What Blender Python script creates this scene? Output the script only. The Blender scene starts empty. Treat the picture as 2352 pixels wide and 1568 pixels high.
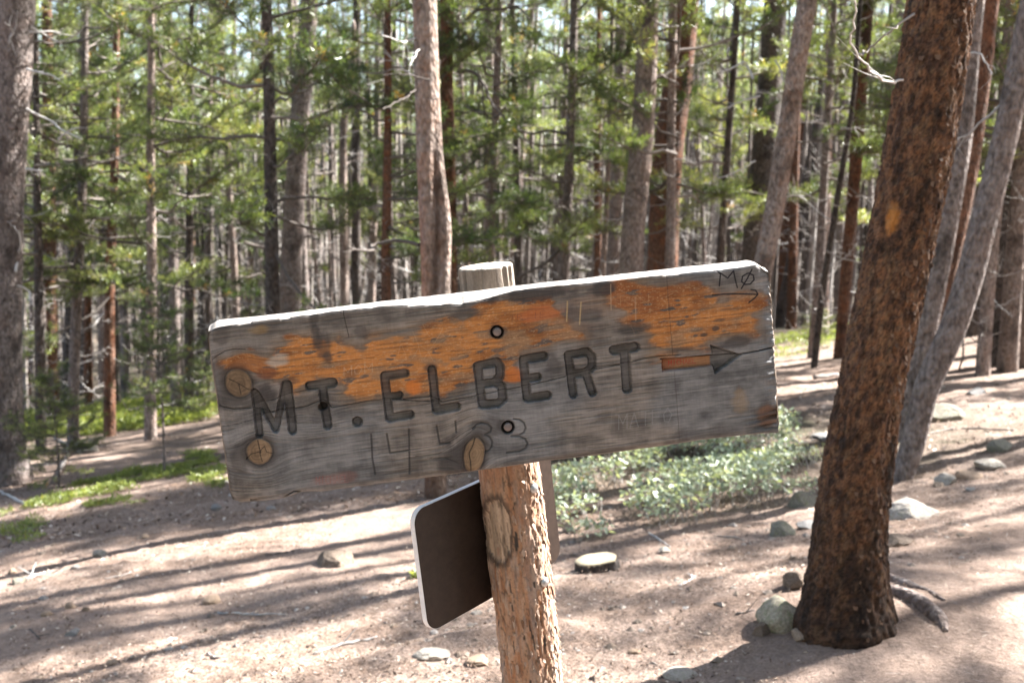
import bpy, math, random
import numpy as np
from mathutils import Vector, Matrix

# ------------------------------------------------------------------ camera, sky, sun, exposure
scene = bpy.context.scene
F = 1176.0 / math.tan(math.radians(25.0))          # focal length, in units of a 2352 wide picture
PITCH = math.atan((784 - 430) / F)
CP, SP = math.cos(PITCH), math.sin(PITCH)
cam_data = bpy.data.cameras.new("camera")
cam = bpy.data.objects.new("camera", cam_data)
scene.collection.objects.link(cam)
cam.location = (0, 0, 0)
cam.rotation_euler = (math.pi / 2 - PITCH, 0, 0)
cam_data.sensor_width = 36.0
cam_data.lens = 18.0 / math.tan(math.radians(25.0))
cam_data.clip_start = 0.05
cam_data.clip_end = 2000
cam_data.dof.use_dof = True
cam_data.dof.focus_distance = 1.86
cam_data.dof.aperture_fstop = 6.3
cam_data.dof.aperture_blades = 7
scene.camera = cam

SUN_EL = math.radians(43)
SUN_AZ = math.radians(25)                            # from +x towards +y
S = Vector((math.cos(SUN_AZ) * math.cos(SUN_EL), math.sin(SUN_AZ) * math.cos(SUN_EL), math.sin(SUN_EL)))
world = bpy.data.worlds.new("World")
scene.world = world
world.use_nodes = True
wn = world.node_tree.nodes
wn.clear()
sky = wn.new("ShaderNodeTexSky")
sky.sky_type = 'NISHITA'
sky.sun_disc = False
sky.sun_elevation = SUN_EL
sky.sun_rotation = math.pi / 2 - SUN_AZ
sky.altitude = 0
sky.dust_density = 1.5
bg = wn.new("ShaderNodeBackground")
bg.inputs[1].default_value = 0.055
wo = wn.new("ShaderNodeOutputWorld")
hs = wn.new("ShaderNodeHueSaturation")              # thin bright haze of a summer sky: paler than clear blue
hs.inputs["Saturation"].default_value = 0.85
world.node_tree.links.new(sky.outputs[0], hs.inputs["Color"])
world.node_tree.links.new(hs.outputs[0], bg.inputs[0])
world.node_tree.links.new(bg.outputs[0], wo.inputs[0])
sun_data = bpy.data.lights.new("sun", 'SUN')
sun_data.energy = 5.0
sun_data.angle = math.radians(0.53)
sun_data.color = (1.0, 0.965, 0.92)
sun = bpy.data.objects.new("sun", sun_data)
sun.rotation_euler = S.to_track_quat('Z', 'Y').to_euler()
scene.collection.objects.link(sun)
scene.view_settings.view_transform = 'Standard'
scene.view_settings.look = 'None'
scene.view_settings.gamma = 1.0
scene.view_settings.exposure = 2.9
scene.view_settings.use_curve_mapping = False
scene.cycles.max_bounces = 6
scene.cycles.diffuse_bounces = 3
scene.cycles.transparent_max_bounces = 4
scene.cycles.transmission_bounces = 3
scene.cycles.use_denoising = True

# ------------------------------------------------------------------ small helpers
rnd = random.Random(7)
rng = np.random.default_rng(11)


def P(X, Y, d):
    """point at picture position X, Y (2352 x 1568 picture) and depth d along the view axis"""
    xc = (X - 1176) / F * d
    yc = (784 - Y) / F * d
    return Vector((xc, d * CP + yc * SP, -d * SP + yc * CP))


def ray(X, Y):
    v = P(X, Y, 1.0)
    return v


def Py(X, Y, y0):
    v = ray(X, Y)
    return v * (y0 / v.y)


def to_px(p):
    """world point(s) (N,3) -> picture position and depth"""
    p = np.atleast_2d(np.asarray(p, float))
    d = p[:, 1] * CP - p[:, 2] * SP
    yc = p[:, 1] * SP + p[:, 2] * CP
    return 1176 + F * p[:, 0] / d, 784 - F * yc / d, d


def _hash(ix, iy, iz, seed):
    h = (ix * 374761393 + iy * 668265263 + iz * 2147483647 + seed * 974634777) & 0xFFFFFFFF
    h = ((h ^ (h >> 13)) * 1274126177) & 0xFFFFFFFF
    h = ((h ^ (h >> 16)) * 2246822519) & 0xFFFFFFFF
    return ((h ^ (h >> 15)) & 0xFFFFFF) / float(0xFFFFFF)


def vnoise(x, y, z=None, seed=0):
    x = np.asarray(x, float); y = np.asarray(y, float)
    z = np.zeros_like(x) if z is None else np.asarray(z, float)
    xi = np.floor(x).astype(np.int64); yi = np.floor(y).astype(np.int64); zi = np.floor(z).astype(np.int64)
    fx = x - xi; fy = y - yi; fz = z - zi
    fx = fx * fx * (3 - 2 * fx); fy = fy * fy * (3 - 2 * fy); fz = fz * fz * (3 - 2 * fz)
    r = 0
    for dx in (0, 1):
        wx = fx if dx else 1 - fx
        for dy in (0, 1):
            wy = fy if dy else 1 - fy
            for dz in (0, 1):
                wz = fz if dz else 1 - fz
                r = r + wx * wy * wz * _hash(xi + dx, yi + dy, zi + dz, seed)
    return r


def fbm(x, y, z=None, seed=0, octv=4):
    x = np.asarray(x, float); y = np.asarray(y, float)
    a, s, t = 1.0, 0.0, 0.0
    for o in range(octv):
        s = s + a * vnoise(x, y, z, seed + o * 17)
        t += a
        a *= 0.5
        x = x * 2.03 + 5.1; y = y * 2.03 + 3.7
        z = None if z is None else z * 2.03 + 1.3
    return s / t


def sstep(a, b, x):
    t = np.clip((x - a) / (b - a), 0, 1)
    return t * t * (3 - 2 * t)


def mk(name, V, Fc, mat, parent=None, attrs=None, smooth=True, cast=None):
    """one mesh object from arrays; Fc is an (N,k) array or a list of such arrays"""
    if not isinstance(Fc, list):
        Fc = [Fc]
    Fc = [np.asarray(f, np.int64) for f in Fc if len(f)]
    me = bpy.data.meshes.new(name)
    V = np.asarray(V, np.float32)
    me.vertices.add(len(V))
    me.vertices.foreach_set("co", V.ravel())
    loops = np.concatenate([f.ravel() for f in Fc])
    tot = np.concatenate([np.full(len(f), f.shape[1], np.int64) for f in Fc])
    start = np.concatenate([[0], np.cumsum(tot)[:-1]])
    me.loops.add(len(loops))
    me.loops.foreach_set("vertex_index", loops)
    me.polygons.add(len(tot))
    me.polygons.foreach_set("loop_start", start)
    me.polygons.foreach_set("loop_total", tot)
    me.polygons.foreach_set("use_smooth", np.full(len(tot), smooth))
    me.update(calc_edges=True)
    if attrs:
        for k, v in attrs.items():
            v = np.asarray(v, np.float32)
            if v.ndim == 1:
                a = me.attributes.new(k, 'FLOAT', 'POINT')
                a.data.foreach_set("value", v)
            else:
                a = me.color_attributes.new(k, 'FLOAT_COLOR', 'POINT')
                c = np.ones((len(v), 4), np.float32)
                c[:, :3] = v[:, :3]
                a.data.foreach_set("color", c.ravel())
    if mat is not None:
        me.materials.append(mat)
    return link(name, me, parent)


def link(name, me, parent=None):
    o = bpy.data.objects.new(name, me)
    scene.collection.objects.link(o)
    if parent is not None:
        o.parent = parent
    return o


def tag(o, label=None, cat=None, group=None, kind=None):
    if label: o["label"] = label
    if cat: o["category"] = cat
    if group: o["group"] = group
    if kind: o["kind"] = kind
    return o


def empty(name, loc):
    o = bpy.data.objects.new(name, None)
    o.empty_display_size = 0.1
    scene.collection.objects.link(o)
    o.location = loc
    return o


def grid_faces(nr, nc, closed_c=True, off=0):
    """nr rings of nc points"""
    r = np.arange(nr - 1)[:, None]
    if closed_c:
        c = np.arange(nc)[None, :]; c2 = (c + 1) % nc
    else:
        c = np.arange(nc - 1)[None, :]; c2 = c + 1
    a = r * nc + c; b = r * nc + c2; d = (r + 1) * nc + c; e = (r + 1) * nc + c2
    return np.stack([a, b, e, d], -1).reshape(-1, 4) + off


def resample(pts, rad, n):
    pts = np.asarray(pts, float); rad = np.asarray(rad, float)
    s = np.concatenate([[0], np.cumsum(np.linalg.norm(np.diff(pts, axis=0), axis=1))])
    # smooth (Catmull-Rom like) interpolation through cubic hermite
    t = np.linspace(0, s[-1], n)
    m = np.gradient(pts, s, axis=0)
    k = np.clip(np.searchsorted(s, t, side='right') - 1, 0, len(s) - 2)
    h = (s[k + 1] - s[k])[:, None]
    u = ((t - s[k])[:, None]) / h
    q = (2 * u**3 - 3 * u**2 + 1) * pts[k] + (u**3 - 2 * u**2 + u) * h * m[k] + (-2 * u**3 + 3 * u**2) * pts[k + 1] + (u**3 - u**2) * h * m[k + 1]
    return q, np.interp(t, s, rad)


def tube(pts, rad, seg=8, cap=True):
    """returns V, [quads, tris] of a tapered tube; rad (N,) or (N,seg)"""
    pts = np.asarray(pts, float)
    n = len(pts)
    T = np.gradient(pts, axis=0)
    T /= np.linalg.norm(T, axis=1)[:, None] + 1e-9
    ref = np.array([1.0, 0, 0]) if abs(T[:, 0]).max() < 0.8 else (np.array([0, 0, 1.0]) if abs(T[:, 2]).max() < 0.85 else np.array([0.0, 1, 0]))
    U = ref[None, :] - (T @ ref)[:, None] * T
    U /= np.linalg.norm(U, axis=1)[:, None] + 1e-9
    W = np.cross(T, U)
    a = np.linspace(0, 2 * math.pi, seg, endpoint=False)
    rad = np.asarray(rad, float)
    if rad.ndim == 1:
        rad = np.repeat(rad[:, None], seg, 1)
    V = pts[:, None, :] + rad[:, :, None] * (np.cos(a)[None, :, None] * U[:, None, :] + np.sin(a)[None, :, None] * W[:, None, :])
    V = V.reshape(-1, 3)
    Q = grid_faces(n, seg)
    tris = []
    if cap:
        V = np.vstack([V, pts[:1], pts[-1:]])
        i = np.arange(seg)
        tris = np.vstack([np.stack([(i + 1) % seg, i, np.full(seg, n * seg)], 1),
                          np.stack([(n - 1) * seg + i, (n - 1) * seg + (i + 1) % seg, np.full(seg, n * seg + 1)], 1)])
    return V, Q, tris


class Acc:
    """collects pieces into one mesh"""
    def __init__(self):
        self.V, self.Q, self.T, self.n, self.A = [], [], [], 0, []

    def add(self, V, Q=None, T=None, a=None):
        V = np.asarray(V, float)
        self.V.append(V)
        if Q is not None and len(Q): self.Q.append(np.asarray(Q) + self.n)
        if T is not None and len(T): self.T.append(np.asarray(T) + self.n)
        self.A.append(np.full(len(V), 0.5) if a is None else (np.full(len(V), a) if np.isscalar(a) else a))
        self.n += len(V)

    def tube(self, pts, rad, seg=5, a=None, cap=False):
        V, Q, T = tube(pts, rad, seg, cap)
        self.add(V, Q, T, a)

    def obj(self, name, mat, parent=None, smooth=True):
        fs = []
        if self.Q: fs.append(np.vstack(self.Q))
        if self.T: fs.append(np.vstack(self.T))
        return mk(name, np.vstack(self.V), fs, mat, parent, {"tint": np.concatenate(self.A)}, smooth)


# ------------------------------------------------------------------ the lie of the land
def ground(x, y):
    x = np.asarray(x, float); y = np.asarray(y, float)
    yy = np.where(y > 60, 60 + (y - 60) * 0.35, y)
    z = -1.55 + 0.103 * x - 0.094 * yy
    z = z + np.clip(y - 72, 0, 90) * 0.20               # the wooded slope across the draw
    z = z + 0.10 * (vnoise(x / 2.3, y / 2.3, seed=3) - 0.5) * sstep(1.5, 6, y)
    z = z + 0.5 * (vnoise(x / 9.0, y / 9.0, seed=5) - 0.5) * sstep(7, 22, y)
    z = z + 0.035 * (vnoise(x / 0.8, y / 0.8, seed=9) - 0.5)
    # low worn lip along the edge of the trail in front of the sign
    s = (y - 4.15) - 0.42 * (x + 1.2)
    z = z + 0.07 * sstep(0.25, -0.12, s) * sstep(0.6, -0.4, x) * sstep(-4.2, -2.4, x)
    # mound round the foot of the near tree
    z = z + 0.09 * np.exp(-(((x - 1.45) / 0.6) ** 2 + ((y - 4.55) / 0.55) ** 2))
    return z


def hit(X, Y, lo=1.5, hi=90.0):
    v = ray(X, Y)
    t = np.concatenate([np.linspace(lo, 20, 900), np.linspace(20.05, hi, 700)])
    g = v.z * t - ground(v.x * t, v.y * t)
    k = np.nonzero(g < 0)[0]
    if len(k) == 0:
        tt = hi
    elif k[0] == 0:
        tt = lo
    else:
        i = k[0]
        tt = t[i - 1] + (t[i] - t[i - 1]) * g[i - 1] / (g[i - 1] - g[i])
    p = v * float(tt)
    p.z = float(ground(p.x, p.y))
    return p


# ------------------------------------------------------------------ materials
def new_mat(name):
    m = bpy.data.materials.new(name)
    m.use_nodes = True
    nt = m.node_tree
    nt.nodes.clear()
    out = nt.nodes.new("ShaderNodeOutputMaterial")
    b = nt.nodes.new("ShaderNodeBsdfPrincipled")
    nt.links.new(b.outputs[0], out.inputs[0])
    b.inputs["Roughness"].default_value = 0.85
    b.inputs["Specular IOR Level"].default_value = 0.25
    return m, nt, b, out


class N:
    def __init__(self, nt): self.nt = nt
    def n(self, t, **k):
        x = self.nt.nodes.new(t)
        for a, v in k.items(): setattr(x, a, v)
        return x
    def l(self, a, b): self.nt.links.new(a, b)
    def coord(self, scale=(1, 1, 1), kind="Object"):
        c = self.n("ShaderNodeTexCoord"); m = self.n("ShaderNodeMapping")
        m.inputs["Scale"].default_value = scale
        self.l(c.outputs[kind], m.inputs[0]); return m.outputs[0]
    def noise(self, vec, scale, detail=4, rough=0.55, dist=0.0):
        x = self.n("ShaderNodeTexNoise")
        x.inputs["Scale"].default_value = scale; x.inputs["Detail"].default_value = detail
        x.inputs["Roughness"].default_value = rough; x.inputs["Distortion"].default_value = dist
        if vec is not None: self.l(vec, x.inputs["Vector"])
        return x.outputs["Fac"]
    def voro(self, vec, scale, feature='F1', rand=1.0, out="Distance"):
        x = self.n("ShaderNodeTexVoronoi"); x.feature = feature
        x.inputs["Scale"].default_value = scale
        x.inputs["Randomness"].default_value = rand
        if vec is not None: self.l(vec, x.inputs["Vector"])
        return x.outputs[out]
    def ramp(self, fac, stops, interp='LINEAR'):
        x = self.n("ShaderNodeValToRGB"); x.color_ramp.interpolation = interp
        e = x.color_ramp.elements
        while len(e) < len(stops): e.new(0.5)
        for i, (p, c) in enumerate(stops):
            e[i].position = p
            e[i].color = (c[0], c[1], c[2], 1) if not np.isscalar(c) else (c, c, c, 1)
        self.l(fac, x.inputs[0]); return x.outputs[0]
    def mix(self, fac, a, b, mode='MIX'):
        x = self.n("ShaderNodeMix"); x.data_type = 'RGBA'; x.blend_type = mode
        for s, v in ((0, fac), (6, a), (7, b)):
            if isinstance(v, (int, float)): x.inputs[s].default_value = v
            elif isinstance(v, tuple): x.inputs[s].default_value = (v[0], v[1], v[2], 1)
            else: self.l(v, x.inputs[s])
        return x.outputs[2]
    def math(self, op, a, b=0.0):
        x = self.n("ShaderNodeMath"); x.operation = op
        for s, v in ((0, a), (1, b)):
            if isinstance(v, (int, float)): x.inputs[s].default_value = v
            else: self.l(v, x.inputs[s])
        return x.outputs[0]
    def bump(self, h, strength, dist, bsdf, prev=None):
        x = self.n("ShaderNodeBump"); x.inputs["Strength"].default_value = strength
        x.inputs["Distance"].default_value = dist
        self.l(h, x.inputs["Height"])
        if prev is not None: self.l(prev, x.inputs["Normal"])
        self.l(x.outputs[0], bsdf.inputs["Normal"]); return x.outputs[0]
    def attr(self, name, out="Fac"):
        x = self.n("ShaderNodeAttribute"); x.attribute_name = name
        return x.outputs[out]


def bark_mat(name, light, mid, dark, accent, acc_amt=0.5, grey=0.0, scale=1.0, bump=0.02):
    """scaly lodgepole bark: small upright plates, dark blotches, warm patches"""
    m, nt, b, _ = new_mat(name); g = N(nt)
    v = g.coord((1, 1, 0.55))
    vr = g.coord((1, 1, 0.9))
    plates = g.voro(v, 42 * scale)
    n1 = g.noise(v, 30 * scale, 5, 0.65)
    n2 = g.noise(vr, 7 * scale, 4, 0.6, 0.6)
    n3 = g.noise(vr, 3.1, 3, 0.6)
    base = g.ramp(n1, [(0.30, dark), (0.46, mid), (0.70, light)])
    acc = g.ramp(n2, [(0.48, 0.0), (0.62, 1.0)])
    base = g.mix(g.math('MULTIPLY', acc, acc_amt), base, accent)
    blot = g.ramp(n3, [(0.34, 1.0), (0.46, 0.0)])
    base = g.mix(g.math('MULTIPLY', blot, 0.6), base, tuple(c * 0.35 for c in dark))
    base = g.mix(0.75, base, g.ramp(plates, [(0.0, 1.15), (0.55, 0.75), (0.9, 0.35)]), 'MULTIPLY')
    oi = g.n("ShaderNodeObjectInfo")
    base = g.mix(0.5, base, g.ramp(oi.outputs["Random"], [(0, 0.75), (1, 1.25)]), 'MULTIPLY')
    g.l(base, b.inputs["Base Color"])
    h = g.math('ADD', g.math('MULTIPLY', plates, -0.8), n1)
    g.bump(h, 0.9, bump, b)
    b.inputs["Roughness"].default_value = 0.9
    return m


BARK = {
    'near': bark_mat("bark_near", (0.26, 0.15, 0.085), (0.13, 0.062, 0.032), (0.035, 0.022, 0.015), (0.27, 0.10, 0.035), 0.45, bump=0.012),
    'grey': bark_mat("bark_grey", (0.33, 0.285, 0.265), (0.20, 0.165, 0.15), (0.065, 0.053, 0.047), (0.22, 0.15, 0.12), 0.4),
    'pink': bark_mat("bark_pink", (0.37, 0.31, 0.28), (0.25, 0.195, 0.168), (0.085, 0.064, 0.055), (0.28, 0.18, 0.13), 0.35),
    'red': bark_mat("bark_red", (0.22, 0.13, 0.09), (0.125, 0.066, 0.043), (0.045, 0.025, 0.018), (0.24, 0.085, 0.035), 0.5),
    'orange': bark_mat("bark_orange", (0.43, 0.365, 0.325), (0.285, 0.215, 0.18), (0.10, 0.07, 0.055), (0.36, 0.19, 0.11), 0.4),
    'dark': bark_mat("bark_dark", (0.15, 0.13, 0.12), (0.085, 0.07, 0.062), (0.028, 0.024, 0.022), (0.12, 0.075, 0.05), 0.3),
}


def twig_mat():
    m, nt, b, _ = new_mat("dead_twig"); g = N(nt)
    t = g.attr("tint")
    c = g.ramp(t, [(0.0, (0.05, 0.04, 0.035)), (0.5, (0.20, 0.17, 0.15)), (1.0, (0.50, 0.48, 0.46))])
    n = g.noise(g.coord(), 25, 3)
    c = g.mix(0.6, c, g.ramp(n, [(0.3, 0.6), (0.7, 1.2)]), 'MULTIPLY')
    g.l(c, b.inputs["Base Color"]); return m


def needle_mat(name, lo, mid, hi, dead, transl=0.35):
    m, nt, b, out = new_mat(name); g = N(nt)
    t = g.attr("tint")
    c = g.ramp(t, [(0.0, lo), (0.45, mid), (0.93, hi), (0.955, dead)])
    oi = g.n("ShaderNodeObjectInfo")
    c = g.mix(0.6, c, g.ramp(oi.outputs["Random"], [(0, (0.75, 0.85, 0.8)), (1, (1.25, 1.15, 1.0))]), 'MULTIPLY')
    g.l(c, b.inputs["Base Color"])
    b.inputs["Roughness"].default_value = 0.38
    b.inputs["Specular IOR Level"].default_value = 0.6
    tr = g.n("ShaderNodeBsdfTranslucent")
    g.l(g.mix(1.0, c, (1.25, 1.2, 0.55), 'MULTIPLY'), tr.inputs[0])
    ms = g.n("ShaderNodeMixShader"); ms.inputs[0].default_value = transl
    g.l(b.outputs[0], ms.inputs[1]); g.l(tr.outputs[0], ms.inputs[2]); g.l(ms.outputs[0], out.inputs[0])
    return m


TWIG = twig_mat()
NEEDLE = needle_mat("pine_needles", (0.032, 0.060, 0.020), (0.115, 0.155, 0.055), (0.34, 0.385, 0.17), (0.40, 0.25, 0.09), 0.45)
LEAF = needle_mat("shrub_leaf", (0.13, 0.18, 0.12), (0.38, 0.44, 0.34), (0.58, 0.61, 0.52), (0.40, 0.33, 0.15), 0.3)
GRASSM = needle_mat("grass_blade", (0.08, 0.11, 0.03), (0.20, 0.25, 0.07), (0.36, 0.40, 0.15), (0.32, 0.28, 0.12), 0.4)


def rock_mat(name, a, b_, c, moss=0.0):
    m, nt, b, _ = new_mat(name); g = N(nt)
    v = g.coord()
    n = g.noise(v, 9, 6, 0.65); n2 = g.noise(v, 45, 4, 0.6); n3 = g.noise(v, 5, 4, 0.6)
    col = g.ramp(n, [(0.3, a), (0.5, b_), (0.72, c)])
    col = g.mix(0.5, col, g.ramp(n2, [(0.3, 0.6), (0.7, 1.3)]), 'MULTIPLY')
    if moss:
        col = g.mix(g.math('MULTIPLY', g.ramp(n3, [(0.5, 0.0), (0.6, 1.0)]), moss), col, (0.17, 0.19, 0.09))
    g.l(col, b.inputs["Base Color"])
    g.bump(g.math('ADD', n, g.math('MULTIPLY', n2, 0.4)), 0.6, 0.02, b)
    return m


ROCK = {
    'pale': rock_mat("rock_pale", (0.22, 0.19, 0.16), (0.36, 0.32, 0.28), (0.46, 0.42, 0.37), 0.25),
    'lichen': rock_mat("rock_lichen", (0.17, 0.14, 0.11), (0.33, 0.29, 0.22), (0.46, 0.44, 0.35), 0.55),
    'grey': rock_mat("rock_grey", (0.12, 0.115, 0.11), (0.22, 0.21, 0.20), (0.32, 0.31, 0.30)),
    'tan': rock_mat("rock_tan", (0.20, 0.14, 0.10), (0.33, 0.24, 0.17), (0.42, 0.32, 0.24)),
    'moss': rock_mat("rock_moss", (0.10, 0.09, 0.075), (0.20, 0.185, 0.15), (0.33, 0.30, 0.25), 0.42),
    'brown': rock_mat("rock_brown", (0.09, 0.065, 0.05), (0.16, 0.12, 0.09), (0.26, 0.21, 0.17)),
}


def dirt_mat():
    m, nt, b, _ = new_mat("dirt"); g = N(nt)
    v = g.coord()
    n1 = g.noise(v, 0.7, 5, 0.6, 0.4); n2 = g.noise(v, 9, 6, 0.7); n3 = g.noise(v, 55, 4, 0.7); n4 = g.noise(v, 2.2, 4, 0.6, 0.8)
    col = g.ramp(n1, [(0.3, (0.198, 0.142, 0.112)), (0.7, (0.285, 0.216, 0.176))])
    col = g.mix(0.6, col, g.ramp(n4, [(0.42, (0.66, 0.60, 0.55)), (0.58, (1.1, 1.1, 1.1))]), 'MULTIPLY')
    col = g.mix(0.6, col, g.ramp(n2, [(0.32, (0.62, 0.56, 0.52)), (0.55, 1.0), (0.75, 1.3)]), 'MULTIPLY')
    col = g.mix(0.85, col, g.ramp(n3, [(0.34, 0.42), (0.52, 1.0), (0.7, 1.45)]), 'MULTIPLY')
    n5 = g.noise(v, 130, 3, 0.7)
    packed = g.attr("packed")
    col = g.mix(g.math('MULTIPLY', packed, 0.4), col, (0.245, 0.18, 0.145))
    col = g.mix(g.math('SUBTRACT', 0.7, g.math('MULTIPLY', packed, 0.35)), col, g.ramp(n5, [(0.36, 0.45), (0.5, 1.0), (0.66, 1.5)]), 'MULTIPLY')
    duff_shade = g.ramp(n4, [(0.35, (0.030, 0.036, 0.015)), (0.5, (0.058, 0.046, 0.031)), (0.7, (0.11, 0.085, 0.062))])
    col = g.mix(g.attr("duff_shade"), col, g.mix(0.6, duff_shade, g.ramp(n2, [(0.3, 0.6), (0.7, 1.4)]), 'MULTIPLY'))
    g.l(col, b.inputs["Base Color"])
    h = g.math('ADD', g.math('MULTIPLY', n2, 1.0), g.math('MULTIPLY', n3, 0.35))
    g.bump(h, 0.7, 0.035, b)
    b.inputs["Roughness"].default_value = 0.95
    return m


def tint_mat(name, stops, rough=0.8, metal=0.0):
    m, nt, b, _ = new_mat(name); g = N(nt)
    c = g.ramp(g.attr("tint"), stops)
    n = g.noise(g.coord(), 60, 3)
    c = g.mix(0.4, c, g.ramp(n, [(0.3, 0.7), (0.7, 1.2)]), 'MULTIPLY')
    g.l(c, b.inputs["Base Color"]); b.inputs["Roughness"].default_value = rough
    b.inputs["Metallic"].default_value = metal
    return m


def col_mat(name, rough=0.8, grain=(3, 3, 3), gscale=60, gamt=0.35, bump=0.0015, spec=0.25):
    """colour from the mesh's own Col attribute (paint, stains, bark patches), grain from noise"""
    m, nt, b, _ = new_mat(name); g = N(nt)
    a = g.n("ShaderNodeVertexColor"); a.layer_name = "Col"
    v = g.coord(grain)
    n = g.noise(v, gscale, 6, 0.7)
    c = g.mix(gamt, a.outputs[0], g.ramp(n, [(0.3, 0.45), (0.5, 1.0), (0.7, 1.5)]), 'MULTIPLY')
    g.l(c, b.inputs["Base Color"])
    g.bump(n, 0.8, bump, b)
    b.inputs["Roughness"].default_value = rough
    b.inputs["Specular IOR Level"].default_value = spec
    return m


# ------------------------------------------------------------------ ground sheet
def axis(lo, hi, fine_lo, fine_hi, step, grow):
    a = list(np.arange(fine_lo, fine_hi, step))
    s = step; x = a[-1]
    while x < hi:
        s *= grow; x += s; a.append(x)
    s = step; x = a[0]; pre = []
    while x > lo:
        s *= grow; x -= s; pre.append(x)
    return np.array(pre[::-1] + a)


gx = axis(-300, 300, -2.6, 3.4, 0.03, 1.05)
gy = axis(-60, 420, 2.9, 8.2, 0.03, 1.04)
GX, GY = np.meshgrid(gx, gy)
TRAIL = [[hit(*q) for q in ((-300, 1480), (150, 1440), (430, 1400), (700, 1310), (880, 1240), (1000, 1180), (1150, 1150))], [hit(*q) for q in ((1900, 1700), (2120, 1560), (2260, 1420), (2420, 1280), (2600, 1180))]]


def packed(x, y):
    """1 on the trodden trail, 0 off it"""
    m = np.zeros(np.shape(x))
    for line, w in zip(TRAIL, (.62, .75)):
        for a, b in zip(line[:-1], line[1:]):
            ax_, ay_ = b.x - a.x, b.y - a.y
            t = np.clip(((x - a.x) * ax_ + (y - a.y) * ay_) / (ax_ * ax_ + ay_ * ay_), 0, 1)
            d = np.hypot(x - a.x - t * ax_, y - a.y - t * ay_) + .35 * (vnoise(np.asarray(x) * 2, np.asarray(y) * 2, seed=61) - .5)
            m = np.maximum(m, sstep(w, w * .55, d))
    return m


PK = packed(GX, GY)
GZ = ground(GX, GY)
near = sstep(30, 12, GY) * sstep(14, 8, np.abs(GX))
GZ = GZ + near * (1 - .4 * PK) * (0.022 * (fbm(GX * 5, GY * 5, seed=21, octv=5) - 0.5) + 0.012 * sstep(0.55, 0.8, vnoise(GX * 14, GY * 14, seed=31)) + 0.006 * (vnoise(GX * 40, GY * 40, seed=33) - .5))
g_obj = mk("ground", np.stack([GX, GY, GZ], -1).reshape(-1, 3), grid_faces(len(gy), len(gx), False), dirt_mat(), None, {"packed": PK.ravel(), "duff_shade": np.clip(.9 * np.exp(-(((GX - 2.0) / 2.2) ** 2 + ((GY - 9.2) / 1.7) ** 2) ** 2) + sstep(11, 30, GY) * .9 + .9 * (fbm(GX * .5, GY * .5, seed=77) - .5) * sstep(6, 14, GY), 0, .95).ravel()})  # forest litter; the patch under the shrubs paints in their shade
tag(g_obj, kind="structure")

# ------------------------------------------------------------------ the signpost
# crops of the photograph the marks were read from, to picture coordinates
def k1(p): return (459.4 + .3846 * p[0], 574.2 + .3846 * p[1])
def k2(p): return (918.8 + .348 * p[0], 574.2 + .348 * p[1])
def k3(p): return (1320.7 + .348 * p[0], 574.2 + .348 * p[1])
def kA(p): return (459.4 + .1831 * p[0], 717.8 + .1831 * p[1])
def kB(p): return (861.3 + .2014 * p[0], 660.4 + .2014 * p[1])
def kC(p): return (1320.7 + .2075 * p[0], 574.2 + .2075 * p[1])


DL, DR, DT = 1.815, 1.925, 0.026
TL, TR_ = P(479, 748, DL - DT), P(1757, 598, DR - DT)
BL_, BR = P(531, 1156, DL + DT), P(1797, 990, DR + DT)
ex = ((TR_ - TL) + (BR - BL_)).normalized()
ezr = ((TL - BL_) + (TR_ - BR))
ez = (ezr - ex * ezr.dot(ex)).normalized()
ey = ez.cross(ex)                                   # into the board, away from the viewer
BW = ((TR_ - TL).length + (BR - BL_).length) / 2
BH = ((TL - BL_).length + (TR_ - BR).length) / 2
BC = (TL + TR_ + BL_ + BR) / 4
BO = BC - ex * BW / 2 - ez * BH / 2                  # lower left front corner
BM = Matrix(((ex.x, ey.x, ez.x, BO.x), (ex.y, ey.y, ez.y, BO.y), (ex.z, ey.z, ez.z, BO.z), (0, 0, 0, 1)))


def uv(p):
    """picture point on the board's front -> metres along and up the board"""
    v = ray(*p)
    t = BO.dot(ey) / v.dot(ey)
    q = v * t - BO
    return np.array([q.dot(ex), q.dot(ez)])


MPP = 1.87 / F                                       # metres per picture unit on the board


def uvs(pts, k=None):
    return [uv(k(p) if k else p) for p in pts]


def seg_dist(U, Vv, poly, closed=False):
    d = np.full(U.shape, 9.0)
    n = len(poly)
    for i in range(n if closed else n - 1):
        a, b = poly[i], poly[(i + 1) % n]
        ab = b - a
        L = ab.dot(ab) + 1e-12
        t = np.clip(((U - a[0]) * ab[0] + (Vv - a[1]) * ab[1]) / L, 0, 1)
        d = np.minimum(d, np.hypot(U - a[0] - t * ab[0], Vv - a[1] - t * ab[1]))
    return d


def poly_sd(U, Vv, poly):
    d = seg_dist(U, Vv, poly, True)
    ins = np.zeros(U.shape, bool)
    n = len(poly)
    for i in range(n):
        a, b = poly[i], poly[(i + 1) % n]
        c = (a[1] > Vv) != (b[1] > Vv)
        xs = (b[0] - a[0]) * (Vv - a[1]) / (b[1] - a[1] + 1e-12) + a[0]
        ins ^= c & (U < xs)
    return np.where(ins, -d, d)


NU, NV = 1040, 316
uu = np.linspace(0, BW, NU)
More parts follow.
